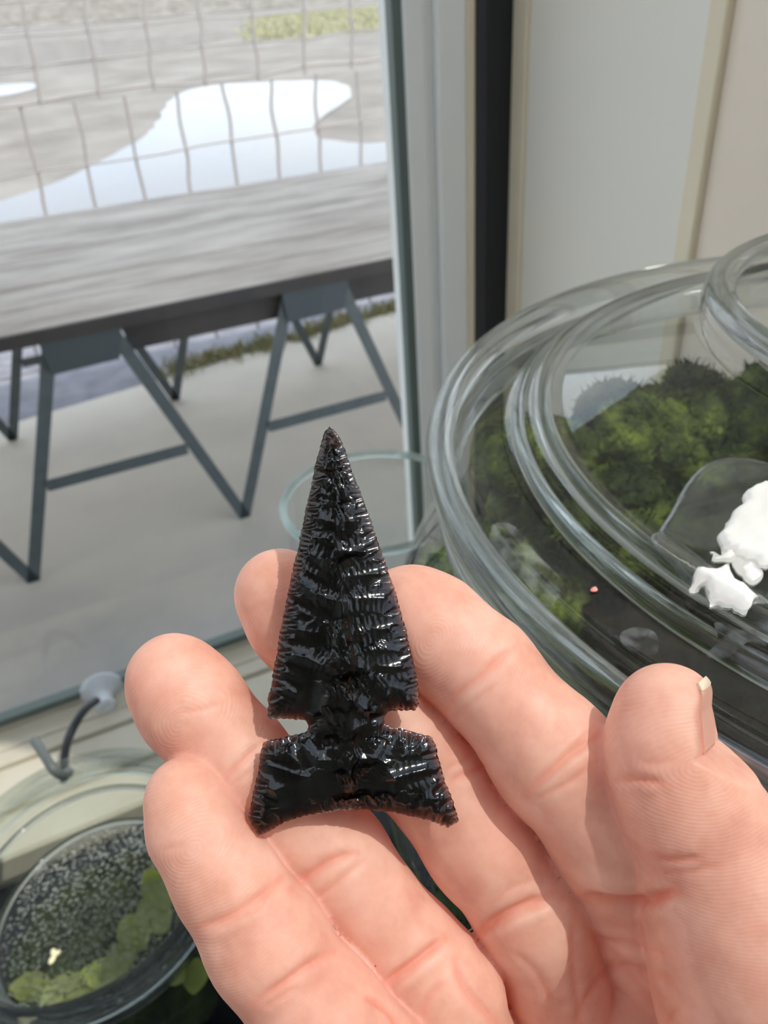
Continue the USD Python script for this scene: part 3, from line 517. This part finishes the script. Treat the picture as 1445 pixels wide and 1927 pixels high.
PALM = [(cp(1235, 1815, .1340), .0095), (cp(1080, 1945, .1360), .0095), (cp(920, 2080, .1340), .0095), (cp(760, 2140, .1255), .0100),
        (cp(1380, 2150, .1270), .0120), (cp(1230, 2260, .1260), .0125), (cp(1080, 2360, .1220), .0135), (cp(1420, 2500, .1230), .0150), (cp(1300, 2580, .1220), .0150)]
PALM_HULLS = [(0, 1, 4), (1, 2, 5), (2, 3, 6), (1, 4, 5), (2, 5, 6), (4, 5, 7), (5, 6, 8), (5, 7, 8)]
THENAR = [(cp(1470, 1850, .1110), .0146), (cp(1500, 2050, .1150), .0175), (cp(1440, 2350, .1220), .0150)]
HYPO = [(cp(760, 2130, .1160), .0100), (cp(930, 2300, .1150), .0130), (cp(1150, 2480, .1170), .0130)]
ARM = [(cp(1370, 2560, .1220), .0230), (cp(1480, 2900, .1180), .0250), (cp(1600, 3400, .1150), .0290)]
KNUCK = [('index', PALM[0]), ('middle', PALM[1]), ('ring', PALM[2]), ('pinky', PALM[3])]
def seg_d(p, a, ra, b, rb):
    ba = b - a; l2 = ba @ ba; t = np.clip((p - a) @ ba / l2, 0, 1)
    return np.linalg.norm(p - a - t[:, None] * ba, axis=1) - (ra + (rb - ra) * t)
def tri_d(p, A, B, C):
    (a, ra), (b, rb), (c, rc) = A, B, C
    n = np.cross(b - a, c - a); n /= np.linalg.norm(n); q = p - ((p - a) @ n)[:, None] * n
    v0, v1, v2 = b - a, c - a, q - a; d00, d01, d11 = v0 @ v0, v0 @ v1, v1 @ v1; d20, d21 = v2 @ v0, v2 @ v1; den = d00 * d11 - d01 * d01
    v = (d11 * d20 - d01 * d21) / den; w = (d00 * d21 - d01 * d20) / den; u = 1 - v - w
    inside = (u >= 0) & (v >= 0) & (w >= 0)
    d = np.abs((p - a) @ n) - (u * ra + v * rb + w * rc)
    e = np.minimum(np.minimum(seg_d(p, a, ra, b, rb), seg_d(p, b, rb, c, rc)), seg_d(p, a, ra, c, rc))
    return np.where(inside, d, e)
def smin(a, b, k):
    h = np.maximum(k - np.abs(a - b), 0) / k
    return np.minimum(a, b) - h * h * k * 0.25
def finger_d(p, ch, k=0.0035):
    d = seg_d(p, *ch[0], *ch[1])
    for i in range(1, len(ch) - 1): d = smin(d, seg_d(p, *ch[i], *ch[i + 1]), k)
    return d
NAIL_N = np.array([0.83, 0.05, -0.56]); NAIL_N /= np.linalg.norm(NAIL_N)
def hand_sdf(p):
    out = np.empty(len(p))
    for s in range(0, len(p), 200000):
        q = p[s:s + 200000]
        palm = np.full(len(q), 1.0)
        for i, j, k in PALM_HULLS: palm = smin(palm, tri_d(q, PALM[i], PALM[j], PALM[k]), 0.006)
        palm = smin(palm, finger_d(q, HYPO), 0.012)
        palm = smin(palm, finger_d(q, ARM), 0.016)
        then = finger_d(q, THENAR)
        th = smin(smin(finger_d(q, FINGERS['thumb'], 0.006), then, 0.010), seg_d(q, *FINGERS['thumb'][-1], *THENAR[0]), 0.012)
        ta, tb = FINGERS['thumb'][0][0], FINGERS['thumb'][2][0]; tax = (tb - ta) / np.linalg.norm(tb - ta); along = (q - ta) @ tax
        flat = (q - ta) @ NAIL_N - (0.82 * FINGERS['thumb'][0][1] + 0.16 * np.clip(along, 0, 0.0045)) + np.clip(along - 0.0052, 0, 1) * -1.6
        th = -smin(-th, -flat, 0.0007)
        palm = smin(palm, then, 0.007)
        f4 = np.full(len(q), 1.0)
        for name, mc in KNUCK:
            ch = FINGERS[name]; d = smin(finger_d(q, ch), seg_d(q, *ch[-1], *mc), 0.004)
            f4 = smin(f4, d, 0.0008)
        out[s:s + 200000] = smin(smin(palm, f4, 0.0014), th, 0.0012)
    return out
def surface_nets(sdf, lo, hi, h, coarse=4):
    n = np.ceil((hi - lo) / h).astype(int) // coarse * coarse + coarse + 1
    nc = (n - 1) // coarse + 1
    gc = np.stack(np.meshgrid(*[lo[i] + np.arange(nc[i]) * h * coarse for i in range(3)], indexing='ij'), -1).reshape(-1, 3)
    dc = sdf(gc).reshape(nc)
    up = dc
    for ax in range(3): up = np.repeat(up, coarse, axis=ax)
    D = up[:n[0], :n[1], :n[2]].astype(np.float32).copy()
    mask = np.abs(D) < h * coarse * 2.2
    idx = np.argwhere(mask); D[mask] = sdf(lo + idx * h)
    S = D < 0
    cell = np.zeros(np.array(D.shape) - 1, np.int8)
    for o in np.ndindex(2, 2, 2): cell += S[o[0]:D.shape[0] - 1 + o[0], o[1]:D.shape[1] - 1 + o[1], o[2]:D.shape[2] - 1 + o[2]]
    act = np.argwhere((cell > 0) & (cell < 8)); ids = -np.ones(cell.shape, np.int64); ids[tuple(act.T)] = np.arange(len(act))
    acc = np.zeros((len(act), 3)); cnt = np.zeros(len(act))
    C = list(np.ndindex(2, 2, 2))
    for a in C:
        for ax in range(3):
            if a[ax]: continue
            b = list(a); b[ax] = 1
            da, db = D[tuple((act + a).T)], D[tuple((act + b).T)]; cr = (da < 0) != (db < 0); t = np.where(cr, da / np.where(cr, da - db, 1), 0)
            pos = np.array(a, float)[None] + t[:, None] * (np.array(b) - a)[None]
            acc += np.where(cr[:, None], pos, 0); cnt += cr
    V = lo + (act + acc / cnt[:, None]) * h
    F = []
    for ax in range(3):
        o1, o2 = [(1, 2), (2, 0), (0, 1)][ax]
        sl = [slice(None)] * 3; sl2 = [slice(None)] * 3; sl[ax] = slice(0, -1); sl2[ax] = slice(1, None)
        A, B = S[tuple(sl)], S[tuple(sl2)]; e = np.argwhere(A != B); e = e[(e[:, o1] > 0) & (e[:, o2] > 0) & (e[:, o1] < cell.shape[o1]) & (e[:, o2] < cell.shape[o2])]
        neg = A[tuple(e.T)]; q = []
        for d1, d2 in ((1, 1), (0, 1), (0, 0), (1, 0)):
            c = e.copy(); c[:, o1] -= d1; c[:, o2] -= d2; q.append(ids[tuple(c.T)])
        q = np.stack(q, 1); q[~neg] = q[~neg][:, ::-1]; F.append(q)
    F = np.vstack(F); F = F[(F >= 0).all(1)]
    return V, np.vstack([F[:, [0, 1, 2]], F[:, [0, 2, 3]]])
def grad(sdf, p, e=1e-4):
    d0 = sdf(p); g = np.stack([sdf(p + np.eye(3)[i] * e) - d0 for i in range(3)], 1)
    return g / (np.linalg.norm(g, axis=1, keepdims=True) + 1e-12)
allp = np.array([c for ch in FINGERS.values() for c, _ in ch] + [c for c, _ in PALM + THENAR + HYPO + ARM])
hv, hf = surface_nets(hand_sdf, allp.min(0) - 0.036, allp.max(0) + 0.036, 0.00072)
hm = trimesh.Trimesh(hv, hf, process=False)
# finer where the photo looks: split the triangles in view once
pu = 722.5 + FPX * hm.vertices[:, 0] / hm.vertices[:, 2]; pv = 963.5 + FPX * hm.vertices[:, 1] / hm.vertices[:, 2]
vis = (pu > 150) & (pu < 1550) & (pv > 950) & (pv < 2050)
def pix_of(p): return 722.5 + FPX * p[:, 0] / p[:, 2], 963.5 + FPX * p[:, 1] / p[:, 2]
cu, cv = pix_of(hm.triangles_center); near = (cu > 150) & (cu < 1620) & (cv > 950) & (cv < 2080) & (hm.triangles_center[:, 2] < 0.1235)
near = (cu > 150) & (cu < 1620) & (cv > 950) & (cv < 2080)
hm = trimesh.Trimesh(*trimesh.remesh.subdivide(hm.vertices, hm.faces, np.where(near)[0]), process=False)
P = hm.vertices.copy()
for _ in range(2):
    d0 = hand_sdf(P); Q = P - trimesh.Trimesh(P, hm.faces, process=False).vertex_normals * np.clip(d0, -0.0004, 0.0004)[:, None]
    d1 = hand_sdf(Q); better = np.abs(d1) < np.abs(d0); P[better] = Q[better]
N = trimesh.Trimesh(P, hm.faces, process=False).vertex_normals
pu = 722.5 + FPX * P[:, 0] / P[:, 2]; pv = 963.5 + FPX * P[:, 1] / P[:, 2]; front = np.clip((-N[:, 2] + 0.1) / 0.3, 0, 1)
uv2 = np.c_[pu, pv]
# creases of the skin: (polyline on the photo, depth in mm, half width in px)
CREASES = [([(839, 1335), (860, 1308), (905, 1272), (940, 1240), (975, 1214)], .35, 9), ([(850, 1352), (890, 1322), (935, 1285)], .15, 6),
 ([(989, 1497), (1020, 1466), (1060, 1432), (1095, 1405), (1128, 1378)], .42, 9), ([(1000, 1512), (1035, 1490), (1075, 1470), (1110, 1440)], .2, 7), ([(1040, 1445), (1085, 1400), (1120, 1365)], .15, 6),
 ([(849, 1469), (880, 1455), (916, 1440)], .3, 8), ([(835, 1450), (870, 1432), (900, 1415)], .15, 6), ([(920, 1705), (960, 1672), (1020, 1655)], .12, 6),
 ([(898, 1760), (932, 1733), (978, 1708), (1035, 1684)], .9, 11), ([(1095, 1684), (1140, 1696), (1190, 1699), (1240, 1690), (1275, 1676)], 1.1, 12), ([(918, 1752), (985, 1716), (1058, 1690)], .25, 7),
 ([(427, 1464), (460, 1430), (492, 1396)], .3, 9), ([(440, 1475), (475, 1448)], .15, 6), ([(330, 1340), (370, 1338), (420, 1322)], .12, 6),
 ([(545, 1676), (590, 1640), (632, 1616), (672, 1604)], .45, 9), ([(585, 1700), (630, 1665), (685, 1618)], .2, 7),
 ([(716, 1856), (760, 1825), (800, 1795), (834, 1766)], .8, 10), ([(720, 1870), (790, 1815)], .2, 7),
 ([(370, 1744), (410, 1734), (460, 1707), (500, 1680), (530, 1650)], .42, 9), ([(300, 1600), (350, 1590)], .1, 6), ([(392, 1755), (450, 1728), (500, 1700)], .18, 6),
 ([(480, 1886), (530, 1852), (580, 1816), (625, 1790)], .42, 9), ([(490, 1900), (560, 1855)], .2, 7), ([(690, 1880), (735, 1905), (745, 1927), (730, 1960)], .5, 9),
 ([(1160, 1467), (1190, 1466), (1218, 1469), (1250, 1475)], .35, 8), ([(1225, 1606), (1262, 1618), (1325, 1612)], .35, 8), ([(1235, 1640), (1300, 1640), (1360, 1625)], .2, 8), ([(1200, 1440), (1270, 1430)], .12, 7),
 ([(1084, 1720), (1079, 1770), (1079, 1825), (1086, 1880), (1094, 1935)], .3, 8), ([(1102, 1763), (1150, 1772), (1195, 1778), (1259, 1800)], .3, 8), ([(1143, 1825), (1180, 1820), (1216, 1826), (1267, 1848)], .3, 8),
 ([(1080, 1930), (1105, 1880), (1143, 1822), (1160, 1800)], .35, 9), ([(855, 1804), (866, 1840), (884, 1872), (915, 1905), (942, 1930)], .4, 10), ([(1241, 1930), (1258, 1912), (1274, 1896)], .3, 8),
 ([(960, 1790), (1010, 1835), (1040, 1900)], .2, 9), ([(1080, 1720), (1110, 1750), (1170, 1810), (1230, 1890)], .2, 9), ([(830, 1850), (800, 1890), (790, 1930)], .25, 9)]
disp = np.zeros(len(P)); crease = np.zeros(len(P))
tree = cKDTree(uv2)
for line, dep, wid in CREASES:
    l = smooth_line(line, 80) if len(line) > 2 else np.linspace(line[0], line[1], 40)
    end = np.minimum(np.linspace(0, 1, len(l)), np.linspace(1, 0, len(l))); end = np.clip(end * 5, 0, 1)
    dd, ii = cKDTree(l).query(uv2, distance_upper_bound=60); ok = np.isfinite(dd); w = np.zeros(len(P)); e = end[ii[ok]]
    w[ok] = (np.exp(-(dd[ok] / wid) ** 2) - 0.35 * np.exp(-((dd[ok] - 2.4 * wid) / (1.6 * wid)) ** 2)) * e
    disp += w * dep * front; crease = np.maximum(crease, np.where(ok, np.exp(-(np.where(ok, dd, 1e3) / (wid * 0.8)) ** 2), 0) * dep / 0.5 * front)
# soft unevenness of the flesh
disp -= 0.28 * (meshkit.fbm(P * 130, 2, 4) - 0.5) + 0.10 * (meshkit.fbm(P * 420, 3, 8) - 0.5)
P = P - N * (disp * 1e-3)[:, None]
# fingerprint ridges: a phase that grows away from each tip's whorl and runs across the finger below it
phase = np.zeros(len(P)); amp = np.zeros(len(P)); best = np.full(len(P), 1e9)
for name, ch in FINGERS.items():
    d = finger_d(P, ch); a, b = ch[1][0], ch[2][0]; ax = (b - a) / np.linalg.norm(b - a); c = ch[0][0] + ax * 0.006
    rel = P - c; s = rel @ ax; t = np.linalg.norm(rel - s[:, None] * ax - ((rel @ [0, 0, 1]) * 0)[:, None], axis=1); t = np.abs(rel @ np.cross(ax, [0, 0, 1.0]))
    q = np.sqrt(np.where(s > 0, (0.95 * s) ** 2, (0.9 * s) ** 2) + (0.62 * t) ** 2 + 1e-8) + 0.0012 * meshkit.fbm(P * 260, 2, 12)
    m = d < best; best[m] = d[m]; phase[m] = q[m] / 0.00046; amp[m] = np.clip(1.2 - np.clip(s[m], 0, 1) / 0.026, 0.06, 1)
# lettering-free skin: mottled, redder at the tips and in the creases
SKIN = M('skin', {'g': ('texture_coordinate', {}), 'n1': ('noise_texture', {'scale': 95.0, 'detail': 4.0, 'roughness': 0.6}), 'r1': ('rgb_ramp', {'ramp': [(0.30, lin(200, 140, 120)), (0.52, lin(217, 161, 140)), (0.72, lin(227, 176, 157))]}),
    'n2': ('noise_texture', {'scale': 900.0, 'detail': 3.0}), 'mr': ('mix_color', {'b': lin(214, 132, 110), 'blend_type': 'mix'}), 'cr': ('attribute', {'attribute': 'flush'}), 'ph': ('attribute', {'attribute': 'ridge_phase'}), 'am': ('attribute', {'attribute': 'ridge_amp'}),
    'm2': ('math', {'math_type': 'multiply', 'value2': 6.2832}), 'sn': ('math', {'math_type': 'sine'}), 'ma': ('math', {'math_type': 'multiply'}), 'mn': ('math', {'math_type': 'multiply_add', 'value2': 0.8}),
    'b': ('bump', {'strength': 0.10, 'distance': 0.00012}),
    'p': ('principled_bsdf', {'roughness': 0.55, 'specular_ior_level': 0.36, 'subsurface_weight': 0.35, 'subsurface_scale': 0.0022, 'subsurface_radius': (1.0, 0.42, 0.24)})},
    [('g.object', 'n1.vector'), ('g.object', 'n2.vector'), ('n1.fac', 'r1.fac'), ('r1.color', 'mr.a'), ('cr.fac', 'mr.fac'), ('mr.result', 'p.base_color'), ('ph.fac', 'm2.value1'), ('m2.value', 'sn.value1'), ('sn.value', 'ma.value1'), ('am.fac', 'ma.value2'),
     ('n2.fac', 'mn.value1'), ('ma.value', 'mn.value3'), ('mn.value', 'b.height'), ('b.normal', 'p.normal')], surface='p.BSDF')
NAIL = plain('nail', lin(226, 172, 150), 0.28, vary=(120, lin(220, 164, 144)))
NAILTIP = plain('nail_tip', lin(226, 205, 178), 0.35)
tipd = np.min([np.linalg.norm(P - ch[0][0], axis=1) for ch in FINGERS.values()], axis=0)
flush = np.clip(0.55 * np.clip(crease, 0, 1) + 0.16 * np.clip(1 - tipd / 0.016, 0, 1) + 0.35 * np.clip((meshkit.fbm(P * 110, 3, 31) - 0.55) * 3, 0, 1), 0, 1)
hand = thing('hand', 'open bare right hand, palm up, holding the black arrowhead on its fingers', 'hand', EYE)
hp = part('skin', trimesh.Trimesh(P @ CAM.T, hm.faces, process=False), SKIN, hand, smooth=True)
for nm, arr in (('ridge_phase', phase), ('ridge_amp', amp), ('flush', flush)):
    UsdGeom.PrimvarsAPI(hp).CreatePrimvar(nm, Sdf.ValueTypeNames.FloatArray, 'vertex').Set(Vt.FloatArray.FromNumpy(arr.astype(np.float32)))
# thumbnail on the outer side of the thumb: a curved plate hugging the surface
def nail_plate(quad, lift, n=24):
    a, b, c, d = [np.array(q, float) for q in quad]; S = np.linspace(0, 1, n); pts = []
    for s in S:
        for t in S: pts.append((1 - s) * ((1 - t) * a + t * b) + s * ((1 - t) * d + t * c))
    p = np.array(pts)
    for _ in range(8): p -= grad(hand_sdf, p) * (hand_sdf(p) - lift)[:, None]
    i, j = np.meshgrid(np.arange(n - 1), np.arange(n - 1), indexing='ij'); k = i * n + j; q = np.stack([k, k + 1, k + n + 1, k + n], -1).reshape(-1, 4)
    F = np.vstack([q[:, [0, 1, 2]], q[:, [0, 2, 3]]]); m = trimesh.Trimesh(p, F, process=False)
    if (m.face_normals * grad(hand_sdf, m.triangles_center)).sum() < 0: F = F[:, ::-1]
    inn = p - grad(hand_sdf, p) * 0.0008; N_ = len(p)
    e = np.r_[np.arange(n), np.arange(1, n) * n + n - 1, (n - 1) * n + np.arange(n - 2, -1, -1), np.arange(n - 2, 0, -1) * n]; e2 = np.roll(e, -1)
    return trimesh.Trimesh(np.vstack([p, inn]), np.vstack([F, F[:, ::-1] + N_, np.stack([e, e2, e2 + N_], 1), np.stack([e, e2 + N_, e + N_], 1)]), process=False)
_ta, _tb = FINGERS['thumb'][0][0], FINGERS['thumb'][2][0]; _tx = (_tb - _ta) / np.linalg.norm(_tb - _ta); _nb = np.cross(NAIL_N, _tx)
if _nb[2] > 0: _nb = -_nb
def on_nail(s_, h_): return _ta + NAIL_N * 0.0052 + _tx * s_ + _nb * h_
nl = nail_plate([on_nail(-.0040, .0032), on_nail(-.0044, -.0034), on_nail(.0058, -.0036), on_nail(.0058, .0034)], 0.00030)
nail = part('thumbnail', trimesh.Trimesh(nl.vertices @ CAM.T, nl.faces, process=False), NAIL, hand, smooth=50, label='pink thumbnail seen from its side')
nt = nail_plate([on_nail(-.0050, .0030), on_nail(-.0054, -.0030), on_nail(-.0042, -.0034), on_nail(-.0037, .0032)], 0.00042)
part('nail_edge', trimesh.Trimesh(nt.vertices @ CAM.T, nt.faces, process=False), NAILTIP, nail, smooth=50, label='pale free edge of the thumbnail')

# ------------------------------------------------------------------ the arrowhead: knapped obsidian, flake scars as geometry
LEFT = [(620, 803), (609, 815), (604, 834), (599, 855), (591, 882), (587, 910), (580, 939), (572, 971), (567, 1000), (562, 1028), (554, 1060), (545, 1098), (538, 1136), (532, 1168), (526, 1197), (521, 1228), (515, 1256), (511, 1288), (504, 1314), (505, 1352),
        (545, 1353), (572, 1354), (580, 1364), (577, 1376), (548, 1385), (520, 1390), (499, 1396), (491, 1409), (488, 1441), (481, 1473), (475, 1501), (466, 1541), (485, 1573)]
BASE = [(504, 1565), (532, 1549), (567, 1537), (599, 1530), (637, 1525), (676, 1523), (704, 1525), (739, 1529), (771, 1535), (806, 1545), (844, 1557), (863, 1546)]
RIGHT = [(854, 1511), (838, 1473), (827, 1435), (820, 1403), (812, 1387), (774, 1376), (739, 1368), (723, 1361), (722, 1349), (733, 1338), (758, 1336), (781, 1336), (790, 1320), (787, 1282), (779, 1250), (771, 1218), (766, 1193), (755, 1156), (747, 1124), (736, 1092), (728, 1066), (717, 1035), (706, 1003), (695, 971), (683, 939), (671, 907), (660, 879), (652, 853), (644, 831), (631, 810)]
import shapely
# plane of the arrowhead in camera space: origin at its middle, y towards the tip
A0 = cp(645, 1200, .1148); AT, AB_ = cp(620, 803, .1190), cp(665, 1550, .1118)
ay = AT - AB_; ay /= np.linalg.norm(ay); az = np.array([0.05, 0, -1.0]); az -= ay * (az @ ay); az /= np.linalg.norm(az); ax_ = np.cross(ay, az)
def to_plane(u, v):
    d = np.array([(u - 722.5) / FPX, (v - 963.5) / FPX, 1.0]); p = d * ((A0 @ az) / (d @ az)) - A0; return np.array([p @ ax_, p @ ay]) * 1000
out_mm = np.array([to_plane(*q) for q in LEFT + BASE + RIGHT])
dense = []
for a, b in zip(out_mm, np.roll(out_mm, -1, 0)):
    L = np.linalg.norm(b - a); k = max(1, int(L / 0.16)); dense += [a + (b - a) * i / k for i in range(k)]
dense = np.array(dense); tg = np.roll(dense, -1, 0) - np.roll(dense, 1, 0); nr = np.c_[tg[:, 1], -tg[:, 0]]; nr /= np.linalg.norm(nr, axis=1, keepdims=True)
arc = np.r_[0, np.cumsum(np.linalg.norm(np.diff(dense, axis=0), axis=1))]
tooth = 0.5 * np.abs(((arc / 0.95 + 0.5 * meshkit.noise(np.c_[arc / 2, 0 * arc, 0 * arc], 4)) % 1) - 0.5) + 0.35 * (meshkit.noise(np.c_[arc * 1.6, 0 * arc, 0 * arc], 9) - 0.5)
ring = dense + nr * (tooth[:, None] - 0.1) * 0.55
poly = sg.Polygon(ring).buffer(0); poly = max(getattr(poly, 'geoms', [poly]), key=lambda g: g.area)
per = np.array([poly.exterior.interpolate(s).coords[0] for s in np.arange(0, poly.exterior.length, 0.12)])
bx = poly.bounds; st = 0.17
gx, gy = np.meshgrid(np.arange(bx[0], bx[2], st), np.arange(bx[1], bx[3], st)); g = np.c_[gx.ravel(), gy.ravel()] + RNG.uniform(-0.05, 0.05, (gx.size, 2))
inner = g[shapely.contains_xy(poly.buffer(-0.09), g[:, 0], g[:, 1])]
AP = np.vstack([per, inner]); tri = Delaunay(AP).simplices; cen = AP[tri].mean(1); tri = tri[shapely.contains_xy(poly, cen[:, 0], cen[:, 1])]
aa = AP[tri]; sgn = (aa[:, 1, 0] - aa[:, 0, 0]) * (aa[:, 2, 1] - aa[:, 0, 1]) - (aa[:, 1, 1] - aa[:, 0, 1]) * (aa[:, 2, 0] - aa[:, 0, 0]); tri[sgn < 0] = tri[sgn < 0][:, ::-1]
ed = np.array(shapely.distance(poly.exterior, shapely.points(AP)))
def knapped(seed, T=3.0):
    r = np.random.default_rng(seed); n = len(AP)
    lens = T * (1 - np.exp(-(ed / 3.6))) + 0.10 * (meshkit.fbm(np.c_[AP / 3.0, 0 * AP[:, :1]], 3, seed) - 0.5)
    H = lens + 0.35
    oc = np.array(poly.exterior.coords)[:-1]; cum = np.r_[0, np.cumsum(np.linalg.norm(np.diff(oc, axis=0), axis=1))]
    smooth_poly = sg.Polygon(dense).buffer(0)
    def scar(e, d, L, W, depth, rip):
        nonlocal H
        rel = AP - e; s = rel @ d; t = rel @ np.array([-d[1], d[0]]); m = (s > -0.6) & (s < L * 1.05) & (np.abs(t) < W * 1.6)
        s, t = s[m], t[m]; fan = W * (0.55 + 0.6 * np.clip(s / L, 0, 1)); q = t / fan
        end = T * 0.97 * (1 - np.exp(-max(L, 1.0) / 3.2)) * 0.92
        x = np.clip(s / L, 0, 1.1)
        prof = 0.06 + (end - depth) * x ** 0.75 + depth * np.clip((x - 0.82) / 0.2, 0, 1) ** 2
        rad = np.hypot(s + 0.4, t * 0.8) + 0.7 * meshkit.fbm(np.c_[AP[m] / 0.9, 0 * s + seed], 3, 77)
        ripple = 0.7 * rip * np.sin(6.283 * rad / (0.75 + 0.25 * r.uniform()) + r.uniform(0, 6)) * np.clip(x * 1.2, 0, 1)
        ang = np.arctan2(t, s + 0.8); stri = rip * 0.55 * (meshkit.noise(np.c_[ang * 26, rad * 0.35, 0 * ang], int(r.integers(999))) - 0.5) * np.clip((x - 0.35) * 2, 0, 1)
        hs = prof + 0.55 * depth * q ** 2 + ripple + stri
        H[m] = np.minimum(H[m], hs)
    Lb = smooth_poly.exterior.length; pos = 0.0
    while pos < Lb:
        e = np.array(smooth_poly.exterior.interpolate(pos).coords[0]); f = np.array(smooth_poly.exterior.interpolate((pos + 0.4) % Lb).coords[0]); tgt = f - e; tgt /= np.linalg.norm(tgt) + 1e-9
        nin = np.array([-tgt[1], tgt[0]]);
        if not smooth_poly.contains(sg.Point(*(e + nin * 0.3))): nin = -nin
        ll = sg.LineString([e + nin * 0.05, e + nin * 40]).intersection(smooth_poly); ll = min((q for q in getattr(ll, 'geoms', [ll])), key=lambda q: q.distance(sg.Point(*e))).length if not ll.is_empty else 2
        L = min(ll * r.uniform(0.40, 0.62), 8.5); a = r.normal(-0.15, 0.22); R = np.array([[math.cos(a), -math.sin(a)], [math.sin(a), math.cos(a)]])
        if L > 1.2: scar(e, R @ nin, L, r.uniform(1.3, 2.1), r.uniform(0.35, 0.75), r.uniform(0.015, 0.05))
        pos += r.uniform(1.5, 2.6)
    pos = 0.0
    while pos < Lb:                                # pressure retouch along the edge
        e = np.array(smooth_poly.exterior.interpolate(pos).coords[0]); f = np.array(smooth_poly.exterior.interpolate((pos + 0.3) % Lb).coords[0]); tgt = f - e; tgt /= np.linalg.norm(tgt) + 1e-9
        nin = np.array([-tgt[1], tgt[0]])
        if not smooth_poly.contains(sg.Point(*(e + nin * 0.2))): nin = -nin
        a = r.normal(0, 0.3); R = np.array([[math.cos(a), -math.sin(a)], [math.sin(a), math.cos(a)]])
        rel = AP - e; d = R @ nin; s = rel @ d; t = rel @ np.array([-d[1], d[0]]); L = r.uniform(1.0, 2.6); W = r.uniform(0.45, 0.8); m = (s > -0.5) & (s < L) & (np.abs(t) < W * 1.5)
        x = np.clip(s[m] / L, 0, 1); H[m] = np.minimum(H[m], 0.05 + 0.30 * L * x ** 1.1 + 0.35 * (t[m] / W) ** 2 + 0.5 * np.clip(x - 0.85, 0, 1))
        pos += r.uniform(0.5, 0.95)
    # step fractures and wavy hinge ends on the middle ridge
    x, y = AP[:, 0], AP[:, 1]; rows = np.linspace(bx[1] + 0.3, bx[3] - 0.3, 160); xl, xr = [], []
    for yy in rows:
        c = sg.LineString([(bx[0] - 1, yy), (bx[2] + 1, yy)]).intersection(smooth_poly); c = max(getattr(c, 'geoms', [c]), key=lambda g_: g_.length).bounds; xl.append(c[0]); xr.append(c[2])
    xl, xr = np.interp(y, rows, xl), np.interp(y, rows, xr); mm = (x - (xl + xr) / 2) / (xr - xl) * 2
    core = np.exp(-((mm - 0.06) / 0.40) ** 2) * np.clip(ed / 0.9, 0, 1)
    wob = 1.8 * meshkit.fbm(np.c_[x / 1.5, y / 5, 0 * y + seed], 4, seed + 3)
    saw = ((y + wob * 1.5) / 4.3) % 1.0
    patchy = np.clip(meshkit.fbm(np.c_[x / 4, y / 4.5, 0 * y], 3, seed + 6) * 3 - 0.9, 0, 1)
    patchy = np.clip(patchy + 0.9 * np.exp(-((mm - 0.1) / 0.35) ** 2) * np.clip((y - 4) / 10, 0, 1) * np.clip((37 - y) / 4, 0, 1), 0, 1.1)
    H += core * (0.75 * saw - 0.35) * (0.4 + patchy)
    wx, wy = x + 0.7 * meshkit.fbm(np.c_[AP / 1.2, 0 * y], 3, seed + 11), y + 0.9 * meshkit.fbm(np.c_[AP / 1.4, 0 * y + 3], 3, seed + 12)
    fan = np.abs(meshkit.noise(np.c_[(wx + 0.35 * wy) * 2.6, wy * 0.7, 0 * y], seed + 7) - 0.5) * 2
    H -= core * patchy * 0.36 * (1 - fan) ** 2 * np.clip((saw - 0.25) * 2.5, 0, 1)
    return np.maximum(H, 0.02) * np.clip(ed / 0.12, 0, 1)
zf, zb = knapped(41), knapped(58, 2.4)
n = len(AP); m_ = len(per); i = np.arange(m_)
V = np.vstack([np.c_[AP, zf], np.c_[AP, -zb]]) / 1000
remap = np.arange(2 * n); remap[n:n + m_] = np.arange(m_)          # both faces share the edge
F = np.vstack([tri, remap[tri[:, ::-1] + n]])
Vc = A0 + V[:, :1] * ax_ + V[:, 1:2] * ay + V[:, 2:] * az
OBS = M('obsidian', {'p': ('principled_bsdf', {'base_color': (1, 1, 1), 'transmission_weight': 1.0, 'roughness': 0.12, 'ior': 1.49}), 'v': ('absorption_volume', {'color': (0.55, 0.40, 0.34), 'density': 9000.0})}, surface='p.BSDF', volume='v.volume')
am = trimesh.Trimesh(Vc @ CAM.T, F, process=False); am.remove_unreferenced_vertices()
head = thing('arrowhead', 'black obsidian arrowhead with side notches and knapped edges, held on the fingers', 'arrowhead', EYE)
part('stone', am, OBS, head, smooth=32)
